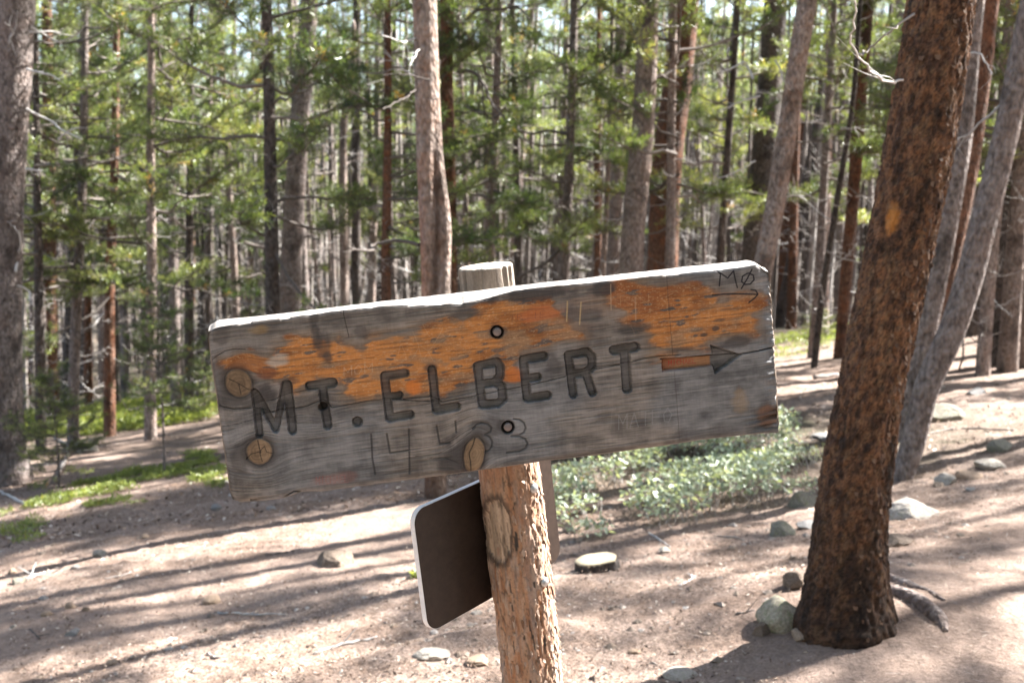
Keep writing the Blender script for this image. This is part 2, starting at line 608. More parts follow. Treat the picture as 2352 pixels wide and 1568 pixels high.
# front edge of the worn top arris, and the uneven bottom edge
dipx = [uv((x, 700))[0] for x in (470, 560, 790, 900, 1000, 1060, 1130, 1185, 1350, 1500, 1640, 1760)]
dip = np.interp(uu, dipx, [.007, .003, .001, .003, .009, .013, .009, .002, .003, .004, .006, .004])
dip = dip + 0.0022 * (fbm(uu * 60, uu * 0, seed=41, octv=4) - 0.4) + 0.0018 * sstep(0.66, 0.85, vnoise(uu * 48, uu * 0, seed=45))
top = BH + 0.0035 * (fbm(uu * 9, uu * 0, seed=42) - 0.5) - 0.014 * sstep(BW - 0.03, BW, uu) ** 2 - 0.006 * sstep(0.02, 0, uu) ** 2
bot = 0.004 * (fbm(uu * 11, uu * 0, seed=43) - 0.5) + 0.006 * sstep(0.02, 0, uu) ** 2
ub = uv((655, 1140))[0]
bot = bot + 0.0045 * np.exp(-((uu - ub - .03) / 0.02) ** 2) - 0.002 * np.exp(-((uu - ub + .02) / 0.03) ** 2)
ur = uv((1690, 1000))[0]
bot = bot - 0.003 * sstep(ur, BW, uu)

vv = np.linspace(0, 1, NV)
U2 = np.repeat(uu[:, None], NV, 1)
f0 = bot + 0.0035
f1 = top - dip
V2 = f0[:, None] + (f1 - f0)[:, None] * vv[None, :]
D = np.zeros_like(U2)                                # carving depth


def near_box(poly, r):
    a = np.array(poly)
    i0, i1 = np.searchsorted(uu, a[:, 0].min() - r), np.searchsorted(uu, a[:, 0].max() + r)
    return slice(max(i0, 0), max(min(i1, NU), i0 + 1))


def stroke(pts, w, depth, k=None, soft=0.0011, arr=None):
    """cut a round-nosed groove; w in metres"""
    pl = uvs(pts, k)
    s = near_box(pl, w + 0.006)
    d = seg_dist(U2[s], V2[s], pl)
    t = sstep(w / 2 + soft * 0.3, w / 2 - soft, d)
    A = D if arr is None else arr
    A[s] = np.maximum(A[s], t * depth)


LW = 57 * .3846 * MPP
LT = []                                              # the routed letters
LT += [([(327, 850), (355, 1100)], k1, .85), ([(340, 862), (452, 1070)], k1, .8), ([(455, 1065), (505, 800)], k1, .75), ([(522, 805), (552, 1075)], k1, 1)]
LT += [([(655, 812), (793, 792)], k1, 1.05), ([(728, 800), (762, 1045)], k1, 1)]
LT += [([(1102, 752), (1132, 1000)], k1, 1), ([(1102, 752), (1225, 737)], k1, 1), ([(1125, 878), (1190, 868)], k1, .95), ([(1135, 1003), (1255, 982)], k1, 1)]
LT += [([(212, 790), (240, 1055)], k2, 1), ([(240, 1055), (375, 1033)], k2, 1)]
LT += [([(512, 765), (545, 1020)], k2, 1), ([(512, 765), (640, 738), (662, 770), (662, 830), (628, 872), (530, 888)], k2, 1),
       ([(628, 872), (672, 900), (682, 980), (650, 1010), (545, 1022)], k2, 1)]
LT += [([(815, 722), (840, 978)], k2, 1), ([(815, 722), (950, 700)], k2, 1), ([(835, 852), (910, 838)], k2, .95), ([(840, 978), (975, 958)], k2, 1)]
LT += [([(1112, 693), (1145, 950)], k2, 1), ([(1112, 693), (1235, 672), (1268, 705), (1268, 770), (1225, 808), (1130, 822)], k2, 1), ([(1228, 810), (1272, 938)], k2, 1)]
LT += [([(258, 660), (398, 640)], k3, 1.15), ([(330, 655), (345, 915)], k3, 1.15)]
SDL = np.full(U2.shape, 1.0)                          # signed distance to the edge of the routed shapes
for pts, k, ws in LT + [([(939, 1025), (940, 1025.5)], k1, 64 / 57)]:
    pl = uvs(pts, k)
    s = near_box(pl, .03)
    SDL[s] = np.minimum(SDL[s], seg_dist(U2[s], V2[s], pl) - LW * ws / 2)
arrow = uvs([(572, 722), (905, 687), (893, 625), (1105, 690), (925, 818), (908, 766), (575, 802)], k3)
s = near_box(arrow, .01)
sd = poly_sd(U2[s], V2[s], arrow)
SDL[s] = np.minimum(SDL[s], sd)
SDL += .0017 * (fbm(U2 * 130, V2 * 210, seed=49, octv=3) - .5)
n_ch = fbm(U2 * 25, V2 * 25, seed=48, octv=2)
G = sstep(.0003, -.0008, SDL)                         # groove mask
D += G * (.0088 + .0018 * (.6 + .8 * n_ch) * np.exp(-((SDL + .0019) / .0011) ** 2))   # floor, with a channel added along the walls to shade the letter edges
# shallow hand-cut figures 14433
SH = np.zeros_like(U2)
for pts, k in (([(1022, 1100), (1030, 1250), (1046, 1335)], k1), ([(1115, 1098), (1135, 1212), (1245, 1195)], k1), ([(1248, 1070), (1252, 1330)], k1),
               ([(1413, 1050), (1432, 1155), (1493, 1150)], k1), ([(365, 1130), (372, 1200)], k2),
               ([(482, 1175), (505, 1150), (540, 1138), (580, 1146), (602, 1170), (598, 1198), (560, 1215)], k2), ([(560, 1215), (592, 1232), (608, 1262), (605, 1295), (590, 1318), (560, 1330)], k2),
               ([(750, 1113), (790, 1118), (818, 1138), (829, 1172), (818, 1202), (785, 1220), (735, 1226)], k2), ([(735, 1226), (790, 1228), (826, 1244), (842, 1275), (830, 1305), (790, 1326), (705, 1335)], k2)):
    stroke(pts, 0.0042, 1.0, k, soft=.0016, arr=SH)
D += SH * 0.002
# cracks and drawn lines
CR = np.zeros_like(U2)
for pts, k, w, dp in (
        ([(115, 930), (200, 948), (310, 942), (420, 965), (560, 945), (640, 930), (700, 905), (735, 895), (790, 940), (1000, 900), (1100, 890), (1400, 905)], k1, .0016, .004),
        ([(330, 915), (430, 895), (560, 850), (640, 835), (705, 832)], k1, .0012, .003), ([(330, 995), (450, 965), (560, 945)], k1, .0011, .003),
        ([(130, 1055), (230, 1035), (320, 1010)], k1, .0011, .003), ([(70, 658), (110, 625), (150, 602), (210, 590), (270, 592)], k1, .0013, .003),
        ([(20, 985), (200, 965), (280, 1000), (480, 965), (700, 920), (860, 890), (1100, 832), (1290, 785), (1485, 750)], k2, .0016, .0045),
        ([(140, 770), (370, 740), (450, 715), (560, 698), (700, 690)], k3, .0016, .004), ([(565, 718), (800, 705), (1100, 685), (1200, 668), (1310, 647)], k3, .0024, .006),
        ([(490, 492), (640, 472), (740, 460), (1000, 432), (1290, 395)], k3, .0009, .002),
        ([(300, 1492), (420, 1492), (500, 1475), (560, 1442), (640, 1438), (662, 1462)], k1, .0022, .005),
        ([(100, 1360), (250, 1345), (330, 1300), (430, 1230), (500, 1170)], k2, .0011, .002), ([(180, 1370), (300, 1370), (380, 1400)], k2, .0011, .002),
        ([(160, 1190), (240, 1170), (280, 1140)], k1, .001, .002), ([(0, 772), (600, 720), (900, 640), (1400, 580), (2280, 520)], kB, .0008, .0015),
        ([(930, 710), (1150, 670), (1500, 635), (2190, 560)], kA, .0008, .0015), ([(850, 345), (870, 440), (890, 520)], k1, .0014, .002),
        ([(1050, 1090), (1270, 1060), (1480, 1040)], kB, .0008, .002), ([(640, 1260), (1000, 1190), (1500, 1110)], kB, .001, .002)):
    stroke(pts, w, 1.0, k, soft=.0007, arr=CR)
    stroke(pts, w * .8, dp, k, soft=.0006)
LN = np.zeros_like(U2)
stroke([(603, 150), (617, 330), (630, 500), (645, 690)], .0014, .9, k3, soft=.0007, arr=LN)
stroke([(655, 800), (672, 980), (690, 1255)], .0013, .75, k3, soft=.0007, arr=LN)
D += LN * .0008
# knots
KN = []
for c, rx, ry, k, sc, rot in (((230, 795), 74, 86, k1, .3846, 0.2), ((355, 1203), 76, 82, k1, .3846, 0.0), ((490, 1350), 72, 122, k2, .348, -0.22)):
    KN.append((uv(k(c)), rx * sc * MPP, ry * sc * MPP, rot))
HOLE = (uv(k1((733, 938))), 30 * .3846 * MPP)
BOLT = [uv(k2((642, 541))), uv(k2((713, 1169)))]
kr = []
warp = np.zeros_like(U2)
for (c, rx, ry, rot) in KN + [(HOLE[0], .010, .010, 0)]:
    du, dv = U2 - c[0], V2 - c[1]
    cu, su = math.cos(rot), math.sin(rot)
    r = np.hypot((du * cu + dv * su) / rx, (-du * su + dv * cu) / ry)
    kr.append(r)
    warp += dv * 0.95 * np.exp(-(r / 1.9) ** 2)
wv = V2 - warp - 0.13 * (U2 - BW / 2) * 0.0
g1 = fbm(U2 * 8, wv * 520, seed=50, octv=3)
g2 = fbm(U2 * 40, wv * 900, seed=60, octv=2)
g3 = fbm(U2 * 4, wv * 60, seed=70, octv=3)
D += (0.5 - g1) * 0.0007 + (0.5 - g2) * 0.0004
knot = np.zeros_like(U2); halo = np.zeros_like(U2); ring = np.zeros_like(U2)
for i in range(3):
    rr = kr[i] + 0.22 * (fbm(U2 * 45, V2 * 45, seed=81 + i) - .5)
    m = sstep(1.06, .88, rr)
    knot = np.maximum(knot, m)
    halo = np.maximum(halo, sstep(1.55, 1.0, rr) * (1 - m))
    ring += m * (0.5 + 0.5 * np.sin(rr * (24 + 3 * i) + 3 * (fbm(U2 * 90, V2 * 90, seed=88) - .5) * 4))
    D -= m * 0.0022 - sstep(1.12, 1.02, rr) * sstep(.92, 1.0, rr) * 0.002
c, ry_ = KN[2][0], KN[2][2]
kcr = seg_dist(U2, V2, uvs([(495, 1240), (480, 1290), (455, 1340), (465, 1400), (470, 1465)], k2))
for q_ in ([(355, 1203), (385, 1170), (398, 1205), (430, 1212)], [(355, 1203), (305, 1216), (275, 1250)], [(355, 1203), (372, 1262)], [(230, 795), (290, 832), (318, 835)], [(230, 795), (172, 768)], [(230, 795), (245, 860)]):
    kcr = np.minimum(kcr, seg_dist(U2, V2, uvs(q_, k1)) + .0003)
kcr = np.minimum(kcr, seg_dist(U2, V2, uvs([(345, 1135), (352, 1170), (362, 1210)], k1)))
CR = np.maximum(CR, sstep(.0014, .0004, kcr)); D += sstep(.0014, .0002, kcr) * .003
hole = sstep(1.05, .85, np.hypot((U2 - HOLE[0][0]) / HOLE[1], (V2 - HOLE[0][1]) / (HOLE[1] * .82)))
D += hole * .009
bh = np.zeros_like(U2)
for b_ in BOLT:
    bh = np.maximum(bh, sstep(.0122, .0108, np.hypot(U2 - b_[0], V2 - b_[1])))
D = np.maximum(D, bh * .009)
# chipped right hand end, rounded left end
D += 0.012 * sstep(BW - .02 - .02 * fbm(V2 * 60, U2 * 0, seed=90), BW, U2) * fbm(V2 * 90, U2 * 30, seed=91)
split = sstep(uv((1700, 975))[0], BW, U2) * sstep(.055, .02, V2)
D += split * .010 * sstep(.35, .65, fbm(U2 * 12, V2 * 160, seed=92, octv=3))
D += 0.006 * sstep(.012, 0, U2) ** 2 + .002 * sstep(.006, 0, V2 - f0[:, None]) + 0.0015 * sstep(.004, 0, f1[:, None] - V2)

# ---- colour of the weathered wood, old orange stain, grime and drawn marks
n_a = fbm(U2 * 16, wv * 70, seed=101, octv=5)
n_b = fbm(U2 * 45, wv * 45, seed=102, octv=4)
n_c = fbm(U2 * 6, V2 * 10, seed=103, octv=3)
col = np.empty(U2.shape + (3,))
gd, gl = np.array([.088, .089, .093]), np.array([.215, .214, .219])
tt = np.clip(.5 + .75 * (g1 - .5) + 1.1 * (g3 - .5) + 1.3 * (n_b - .5) + .5 * (g2 - .5), 0, 1)[..., None]
col[:] = gd + (gl - gd) * tt
brn = sstep(.45, .75, n_c + .25 * sstep(.12, .28, V2))[..., None]
col = col * (1 - .35 * brn) + np.array([.20, .15, .105]) * (.6 + .8 * tt) * .35 * brn


def blend(mask, c, amt=1.0):
    global col
    mm = np.clip(mask * amt, 0, 1)[..., None]
    col = col * (1 - mm) + np.asarray(c) * mm


OA = [k1(p) for p in ((105, 690), (110, 655), (190, 632), (300, 608), (360, 640), (430, 640), (445, 575), (520, 530), (640, 492), (672, 475), (700, 540), (760, 560), (830, 515), (880, 548), (955, 560), (1010, 500), (1200, 488), (1310, 472))]
OA += [k2(p) for p in ((60, 520), (180, 490), (300, 455), (420, 470), (540, 380), (700, 335), (880, 340), (990, 345), (1060, 430), (1150, 500), (1215, 580), (1100, 590), (960, 640), (860, 680), (790, 690), (745, 760), (790, 860), (700, 862), (690, 760), (640, 700), (500, 745), (470, 850), (400, 880), (280, 935), (150, 950), (0, 960))]
OA += [k1(p) for p in ((940, 915), (850, 885), (822, 800), (700, 770), (640, 815), (545, 850), (520, 770), (440, 785), (360, 730), (250, 690), (150, 700))]
OB = [k3(p) for p in ((140, 345), (200, 265), (320, 200), (420, 205), (600, 225), (760, 238), (900, 262), (960, 310), (1100, 300), (1215, 312), (1265, 370), (1220, 450), (1210, 560), (1050, 575), (890, 610), (880, 655), (650, 690), (560, 695), (480, 700), (520, 640), (485, 580), (420, 510), (330, 485), (240, 390))]
edge = 0.022 * (n_a - .5) * 2 + .008 * (n_b - .5)
sA = poly_sd(U2, V2, uvs(OA)) + edge
sB = poly_sd(U2, V2, uvs(OB)) + edge * 1.2
mA = sstep(.0028, -.0065, sA); mB = sstep(.004, -.010, sB)
ghost = np.maximum(sstep(.022, -.005, sA), sstep(.025, -.005, sB)) * .35
o_lo, o_hi = np.array([.20, .075, .024]), np.array([.46, .195, .06])
tone = np.clip(.5 + .6 * (g1 - .5) + 2.0 * (n_a - .5) + 2.0 * (n_c - .5) + 1.2 * (n_b - .5), 0, 1)[..., None]
ocol = o_lo + (o_hi - o_lo) * tone
blend(ghost * 1.7 * sstep(.3, .6, n_a), (.22, .14, .08))
for msk in (mA, mB):
    mm = (msk * (.9 + .1 * sstep(.3, .5, g1)))[..., None]
    col = col * (1 - mm) + ocol * mm
# duller, browner areas of the stain, and scuffed red-brown on the right field
bx = uv(k3((360, 330)))
blend(mB * np.exp(-(((U2 - bx[0]) / .085) ** 2 + ((V2 - bx[1]) / .05) ** 2)) * .75, (.24, .085, .03))
mo = np.maximum(mA, mB)
blend(mo * sstep(.66, .74, fbm(U2 * 38, wv * 150, seed=110, octv=3)), (.085, .082, .08), .85)
blend(mo * sstep(.52, .72, fbm(U2 * 22, wv * 60, seed=111, octv=3)), (.24, .155, .095), .75)
rim_o = np.exp(-(np.minimum(np.abs(sA), np.abs(sB)) / .004) ** 2) * sstep(.45, .65, n_b)
blend(rim_o, (.10, .075, .06), .55)
blend(mo * sstep(.6, .8, fbm(U2 * 260, wv * 700, seed=112, octv=2)), (.50, .36, .22), .35)
# loss of stain in the middle band, right of the upper bolt
c_ = uv(k2((1150, 400)))
blend(np.exp(-(((U2 - c_[0]) / .07) ** 2 + ((V2 - c_[1]) / .035) ** 2)) * sstep(.3, .6, n_a), (.20, .13, .095), .7)
# grime blotches: centre, half sizes, strength
for k, cc, rx, ry, a in ((k1, (685, 450), .011, .05, .75), (k1, (735, 560), .016, .030, .6), (k1, (765, 640), .010, .012, .8), (k1, (400, 830), .020, .018, .9),
                         (k1, (110, 800), .022, .05, .6), (k1, (240, 1260), .014, .030, .55), (k1, (960, 490), .018, .018, .6), (k1, (520, 790), .020, .007, .6),
                         (k2, (380, 1400), .038, .042, .85), (k2, (560, 1180), .030, .018, .6), (k2, (860, 290), .075, .011, .85), (k2, (1330, 230), .022, .018, .6),
                         (k3, (170, 260), .018, .020, .8), (k3, (380, 520), .040, .012, .7), (k3, (60, 420), .045, .016, .55), (k3, (1040, 610), .032, .012, .75),
                         (k3, (700, 655), .030, .006, .7), (k2, (1010, 740), .016, .016, .6), (k2, (450, 420), .03, .008, .6), (k1, (900, 740), .016, .008, .5),
                         (k3, (930, 520), .006, .004, .8), (k3, (850, 562), .008, .004, .8), (k3, (960, 460), .012, .004, .6), (k3, (683, 362), .006, .002, .8),
                         (k1, (130, 500), .018, .02, .5), (k2, (642, 541), .018, .014, .8), (k2, (713, 1169), .016, .014, .7), (k3, (1270, 1080), .03, .02, .5),
                         (k1, (1380, 700), .016, .008, .8), (k3, (950, 1190), .12, .010, .5), (k2, (1200, 1350), .2, .010, .4), (k1, (850, 1400), .2, .006, .3)):
    c_ = uv(k(cc))
    r = np.hypot((U2 - c_[0]) / rx, (V2 - c_[1]) / ry) + .9 * (n_b - .5) + .9 * (n_a - .5)
    blend(sstep(1.15, .55, r), (.052, .047, .047), a * .95)
# red-brown accents
for k, cc, rx, ry, a, cl in ((k1, (300, 680), .03, .010, .6, (.30, .13, .055)), (k1, (400, 740), .02, .012, .7, (.16, .055, .028)), (k1, (790, 1370), .045, .012, .22, (.30, .10, .06)),
                             (k3, (1300, 1090), .03, .02, .5, (.20, .095, .05)), (k2, (930, 420), .04, .014, .7, (.42, .13, .045)), (k2, (750, 820), .018, .018, .8, (.45, .14, .035)),
                             (k1, (470, 660), .020, .012, .75, (.40, .36, .31)), (k1, (340, 480), .022, .008, .5, (.26, .17, .07)), (k3, (1090, 1000), .018, .022, .5, (.27, .19, .11)),
                             (k2, (560, 640), .02, .005, .4, (.5, .22, .07)), (k1, (1270, 820), .014, .014, .9, (.50, .16, .035))):
    c_ = uv(k(cc))
    r = np.hypot((U2 - c_[0]) / rx, (V2 - c_[1]) / ry) + .8 * (n_b - .5) + .9 * (n_a - .5)
    blend(sstep(1.1, .5, r), cl, a)
# knots: honey heartwood with rings and a dark collar
kc = np.array([.235, .160, .098])[None, None] * (.80 + .22 * ring[..., None]) * (.55 + 1.1 * (n_b[..., None] - .1)) * (1 - .35 * sstep(.75, 1, np.minimum(np.minimum(kr[0], kr[1]), kr[2]))[..., None])
col = col * (1 - .95 * knot[..., None]) + kc * .95 * knot[..., None]
blend(halo * .75, (.045, .036, .032))
# routed grooves: grey wood, with groove shade darkened into the colour; the arrow shaft keeps some stain
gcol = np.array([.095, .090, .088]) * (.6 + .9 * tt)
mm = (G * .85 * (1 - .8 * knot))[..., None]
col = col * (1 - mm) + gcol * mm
s = near_box(arrow, 0)
ash = np.zeros_like(U2)
sh_ = uvs([(572, 722), (905, 687), (908, 766), (575, 802)], k3)
ash[s] = sstep(.001, -.003, poly_sd(U2[s], V2[s], sh_) + .004 * (n_a[s] - .5))
blend(ash, (.30, .105, .035), .75)
blend(ash * sstep(.45, .6, n_a), (.33, .19, .10), .6)
chk = sstep(.70, .78, vnoise(U2 * 17, wv * 430, seed=180)) * sstep(.35, .6, n_c + .2 * (n_b - .5)) * (1 - G) * (1 - knot)
blend(chk, (.05, .046, .043), .3); D += chk * .0009
saw = fbm(U2 * 560, V2 * 45, seed=181, octv=2)
col = col * (1 + .16 * (saw - .5) * (1 - .6 * knot))[..., None]
fib = fbm(U2 * 60, wv * 1100, seed=182, octv=2)
col = col * (1 + .36 * (fib - .5))[..., None]
blend(SH, (.04, .04, .042), .7)
blend(CR, (.02, .017, .015), .92)
blend(LN, (.05, .032, .025), .9)
blend(hole, (.03, .024, .02), .9)
blend(bh, (.012, .011, .011), .95)
FONT = {
    'M': [[(0, 0), (0, 1), (.5, .35), (1, 1), (1, 0)]], 'I': [[(.5, 0), (.5, 1)]], 'C': [[(1, .9), (.3, 1), (0, .5), (.3, 0), (1, .1)]],
    'H': [[(0, 0), (0, 1)], [(1, 0), (1, 1)], [(0, .5), (1, .5)]], 'A': [[(0, 0), (.5, 1), (1, 0)], [(.2, .4), (.8, .4)]],
    'E': [[(1, 1), (0, 1), (0, 0), (1, 0)], [(0, .5), (.8, .5)]], 'L': [[(0, 1), (0, 0), (1, 0)]], 'O': [[(.5, 1), (0, .6), (.1, .1), (.6, 0), (1, .5), (.5, 1)]],
    'T': [[(0, 1), (1, 1)], [(.5, 1), (.5, 0)]], 'R': [[(0, 0), (0, 1), (.8, .85), (.8, .6), (0, .5)], [(.3, .5), (1, 0)]], 'N': [[(0, 0), (0, 1), (1, 0), (1, 1)]],
    'S': [[(1, .9), (.3, 1), (.1, .7), (.9, .35), (.7, 0), (0, .1)]], 'V': [[(0, 1), (.5, 0), (1, 1)]], 'K': [[(0, 0), (0, 1)], [(1, 1), (0, .45), (1, 0)]],
}


def marks(strokes, k, w, color, amt, cut=0.0):
    m = np.zeros_like(U2)
    for st in strokes:
        stroke(st, w, 1.0, k, soft=.0008, arr=m)
    blend(m, color, amt)
    if cut:
        global D
        D += m * cut


def word(txt, x0, y0, x1, y1, h, k, w, color, amt, cut=0.0):
    """letters along the base line (x0,y0)-(x1,y1) of a crop"""
    n = len(txt); out = []
    for i, ch in enumerate(txt):
        if ch == ' ': continue
        t0, t1 = (i + .12) / n, (i + .86) / n
        for st in FONT[ch]:
            pp = []
            for (a, b) in st:
                t = t0 + (t1 - t0) * a
                pp.append((x0 + (x1 - x0) * t, y0 + (y1 - y0) * t - h * b))
            out.append(pp)
    marks(out, k, w, color, amt, cut)


INK = (.012, .012, .016)
marks([[(1572, 228), (1610, 265), (1598, 395)], [(1572, 228), (1690, 310), (1755, 230), (1775, 330), (1797, 415)],
       [(1900, 262), (1855, 290), (1845, 350), (1880, 380), (1940, 375), (1982, 330), (1975, 280), (1930, 255), (1900, 262)], [(1958, 215), (1905, 320), (1842, 425)],
       [(1522, 498), (1650, 488), (1780, 484), (1900, 486), (2026, 492)], [(1948, 438), (2000, 445), (2026, 490), (1990, 530), (1925, 580)]], kC, .0030, INK, 1.0)
word("MICHAEL", 1045, 1285, 1360, 1258, 52, kC, .0013, (.42, .012, .02), .85)
word("TR IE", 1525, 385, 1960, 335, 66, kB, .0012, (.05, .035, .035), .7)
word("TNN", 1575, 450, 1720, 432, 34, kB, .0010, (.06, .04, .04), .55)
word("MATEO", 280, 1185, 650, 1130, 95, k3, .0019, (.26, .27, .28), .45)
word("MOM", 1790, 800, 2180, 740, 110, kA, .0014, (.50, .40, .28), .5, .0003)
word("MICHAEL", 690, 1400, 890, 1385, 45, k1, .0012, (.40, .06, .05), .35)
marks([[(1105, 340), (1100, 470)], [(1195, 345), (1185, 490)]], k2, .0030, (.42, .31, .17), .75, .0006)
word("RN", 480, 620, 840, 600, 110, kC, .0014, (.42, .25, .13), .55, .0003)
marks([[(395, 380), (400, 660)], [(665, 520), (675, 780)]], kC, .0022, (.45, .33, .22), .5)
marks([[(90, 1180), (110, 1060)], [(235, 1180), (245, 1060)], [(1075, 1010), (1100, 940), (1150, 1030)]], k3, .0016, (.24, .23, .22), .3)
sr = random.Random(5)
sc_ = []
for i in range(150):                                 # fine pale scratches in the stained fields
    if i % 3 == 0: cx, cy, rx_, ry_s = 420, 330, 150, 130
    elif i % 3 == 1: cx, cy, rx_, ry_s = 720, 400, 420, 170
    else: cx, cy, rx_, ry_s = -650, 560, 380, 150
    x, y = sr.gauss(cx, rx_ * .5), sr.gauss(cy, ry_s * .5)
    a = sr.uniform(0, math.pi); L = sr.uniform(15, 75)
    sc_.append([(x, y), (x + L * .5 * math.cos(a) + sr.uniform(-6, 6), y + L * .5 * math.sin(a)), (x + L * math.cos(a), y + L * math.sin(a))])
marks(sc_[:75], k3, .0008, (.50, .34, .20), .32)
marks(sc_[75:], k3, .0007, (.46, .30, .17), .30)
marks([[(430, 500), (490, 640), (540, 850)], [(490, 640), (600, 720), (860, 540)], [(545, 420), (620, 560)], [(430, 800), (490, 700)], [(550, 820), (700, 600), (770, 480)],
       [(260, 770), (295, 640), (350, 760)], [(600, 720), (660, 830)], [(770, 455), (740, 520), (800, 560)]], kB, .0011, (.50, .36, .22), .5, .0002)

# ---- wrap the front round into a solid plank
TH = 0.048
NT = 12
a_t = np.linspace(0, 1, NT + 1)[1:]
topV = f1[:, None] + (top - f1)[:, None] * sstep(0, .55, a_t)[None, :] + .0012 * (fbm(U2[:, :NT] * 60, np.repeat(a_t[None], NU, 0) * 12, seed=120) - .5)
topY = np.repeat((a_t * TH)[None], NU, 0)
backV = np.stack([top - (top - bot) * q for q in (.25, .5, .75)], 1)
backY = np.full((NU, 3), TH)
a_b = np.linspace(0, 1, 9)[:-1]
botV = bot[:, None] + .0035 * (a_b[None, :] > .92) + .0015 * (fbm(U2[:, :8] * 40, np.repeat(a_b[None], NU, 0) * 9, seed=121) - .5)
botY = np.repeat(((1 - a_b) * TH)[None], NU, 0)
YY = np.concatenate([D, topY, backY, botY], 1)
VV = np.concatenate([V2, topV, backV, botV], 1)
UU = np.repeat(uu[:, None], YY.shape[1], 1)
NR = YY.shape[1]
wood = np.array([.26, .235, .215])
tg = fbm(UU[:, NV:] * 10, YY[:, NV:] * 400 + VV[:, NV:] * 60, seed=130, octv=4)[..., None]
side = wood * (.55 + .9 * tg)
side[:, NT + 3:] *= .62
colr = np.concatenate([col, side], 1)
UU[:, :] += 0
# ends
rgh = fbm(VV[0] * 60, YY[0] * 60, seed=140)[None] * .004
jag = .0035 * fbm(VV[-1] * 120, VV[-1] * 0, seed=141, octv=4)[None]
UU[-1] += jag[0] * 2 - .003 - .004 * sstep(BH * .93, BH, VV[-1])
ends = []
for side_i, sgn in ((0, -1), (-1, 1)):
    cy, cv = TH / 2, BH / 2
    rows = []
    for sc, ou in ((.93, .0025), (.7, .003), (.35, .003), (.0, .003)):
        rows.append((UU[side_i] + sgn * ou * (.5 + fbm(VV[side_i] * 70 * sc, YY[side_i] * 70, seed=150)), cy + (YY[side_i] - cy) * sc, cv + (VV[side_i] - cv) * sc))
    ends.append(rows)
allU = np.vstack([np.stack([r[0] for r in ends[0][::-1]]), UU, np.stack([r[0] for r in ends[1]])])
allY = np.vstack([np.stack([r[1] for r in ends[0][::-1]]), YY, np.stack([r[1] for r in ends[1]])])
allV = np.vstack([np.stack([r[2] for r in ends[0][::-1]]), VV, np.stack([r[2] for r in ends[1]])])
ecol = np.repeat((np.array([.20, .155, .12]) * (.5 + fbm(VV[0] * 150, YY[0] * 150, seed=151)[:, None]))[None], 4, 0)
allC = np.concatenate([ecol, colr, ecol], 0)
Vb = np.stack([allU, allY, allV], -1).reshape(-1, 3)

post_top = P(1115, 614, 1.945)
post_low = P(1224, 1568, 2.085)
pa = (post_low - post_top)
foot = post_top + pa * 2.2
for i in range(6):
    foot = post_top + pa * ((ground(foot.x, foot.y) - post_top.z) / pa.z)
sign = empty("signpost", foot)
tag(sign, "leaning bark-covered post carrying a carved weathered plank that reads MT. ELBERT", "signpost")
sinv = Matrix.Translation(-Vector(foot))
BOARD_MAT = col_mat("weathered_board", .78, (25, 1, 350), 1.0, .30, .0006)
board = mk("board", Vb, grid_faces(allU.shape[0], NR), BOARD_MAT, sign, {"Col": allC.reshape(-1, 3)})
board.matrix_local = sinv @ BM
tag(board, "grey weathered plank with worn orange stain and routed lettering")


def metal_mat(name, c, rough, metal=1.0):
    m, nt, b, _ = new_mat(name); g = N(nt)
    n = g.noise(g.coord(), 120, 4)
    g.l(g.mix(.5, c, g.ramp(n, [(.3, .6), (.7, 1.2)]), 'MULTIPLY'), b.inputs["Base Color"])
    b.inputs["Metallic"].default_value = metal; b.inputs["Roughness"].default_value = rough
    return m


BOLT_M = metal_mat("bolt_steel", (.21, .18, .175), .5, .55)
GALV = metal_mat("galvanised", (.42, .43, .44), .38, .85)


def lathe(prof, seg=28):
    """prof: (r, y) pairs, around local -Y"""
    pr = np.array(prof, float)
    a = np.linspace(0, 2 * math.pi, seg, endpoint=False)
    V = np.stack([pr[:, 0:1] * np.cos(a), np.repeat(pr[:, 1:2], seg, 1), pr[:, 0:1] * np.sin(a)], -1).reshape(-1, 3)
    return V, grid_faces(len(pr), seg)


for b_ in BOLT:
    V, Q = lathe([(.0002, .0005), (.004, .0006), (.0066, .0013), (.0074, .0025), (.0076, .010)])
    o = mk("bolt", V, Q, BOLT_M, board)
    o.location = (b_[0], 0, b_[1])

# ---- the post: peeled grey at the head, red inner bark, flaking scales on the sunny side
ax_z = -pa.normalized()
NPR, NPS = 540, 150
head = post_top
L_in = (P(1226, 1590, 2.087) - head).length
L_all = (Vector(foot) - head).length + .25
s_ = np.concatenate([np.linspace(0, L_in, NPR), np.linspace(L_in + .01, L_all, 40)])
a_ = np.linspace(0, 2 * math.pi, NPS, endpoint=False)
pu = Vector((1, 0, 0)); pu = (pu - ax_z * pu.dot(ax_z)).normalized(); pw = ax_z.cross(pu)   # pw points away from the viewer
SS, AA = np.meshgrid(s_, a_, indexing='ij')
R0 = 0.0512 + .004 * SS / L_in + .0022 * (vnoise(SS * 6, SS * 0, seed=160) - .5)
CX, SX = np.cos(AA), np.sin(AA)
qx, qy = CX * 2.2, SX * 2.2
low = fbm(qx + 3, qy, SS * 7, seed=161, octv=3)
peeled = sstep(.085, .06, SS + .02 * (fbm(CX * 4, SX * 4, SS * 10, seed=162) - .5))
flk_side = sstep(.05, .75, CX + .35 * (low - .5) * 2)               # right hand side keeps its scales
w1 = fbm(qx * 6, qy * 6, SS * 45, seed=163, octv=3)
w2 = fbm(qx * 14, qy * 14, SS * 95, seed=164, octv=3)
cell = vnoise(qx * 5 + w1, qy * 5 + w1, SS * 38, seed=165)
plate = sstep(.42, .50, cell) * .6 + sstep(.55, .60, vnoise(qx * 9, qy * 9 + w1, SS * 70, seed=166)) * .6
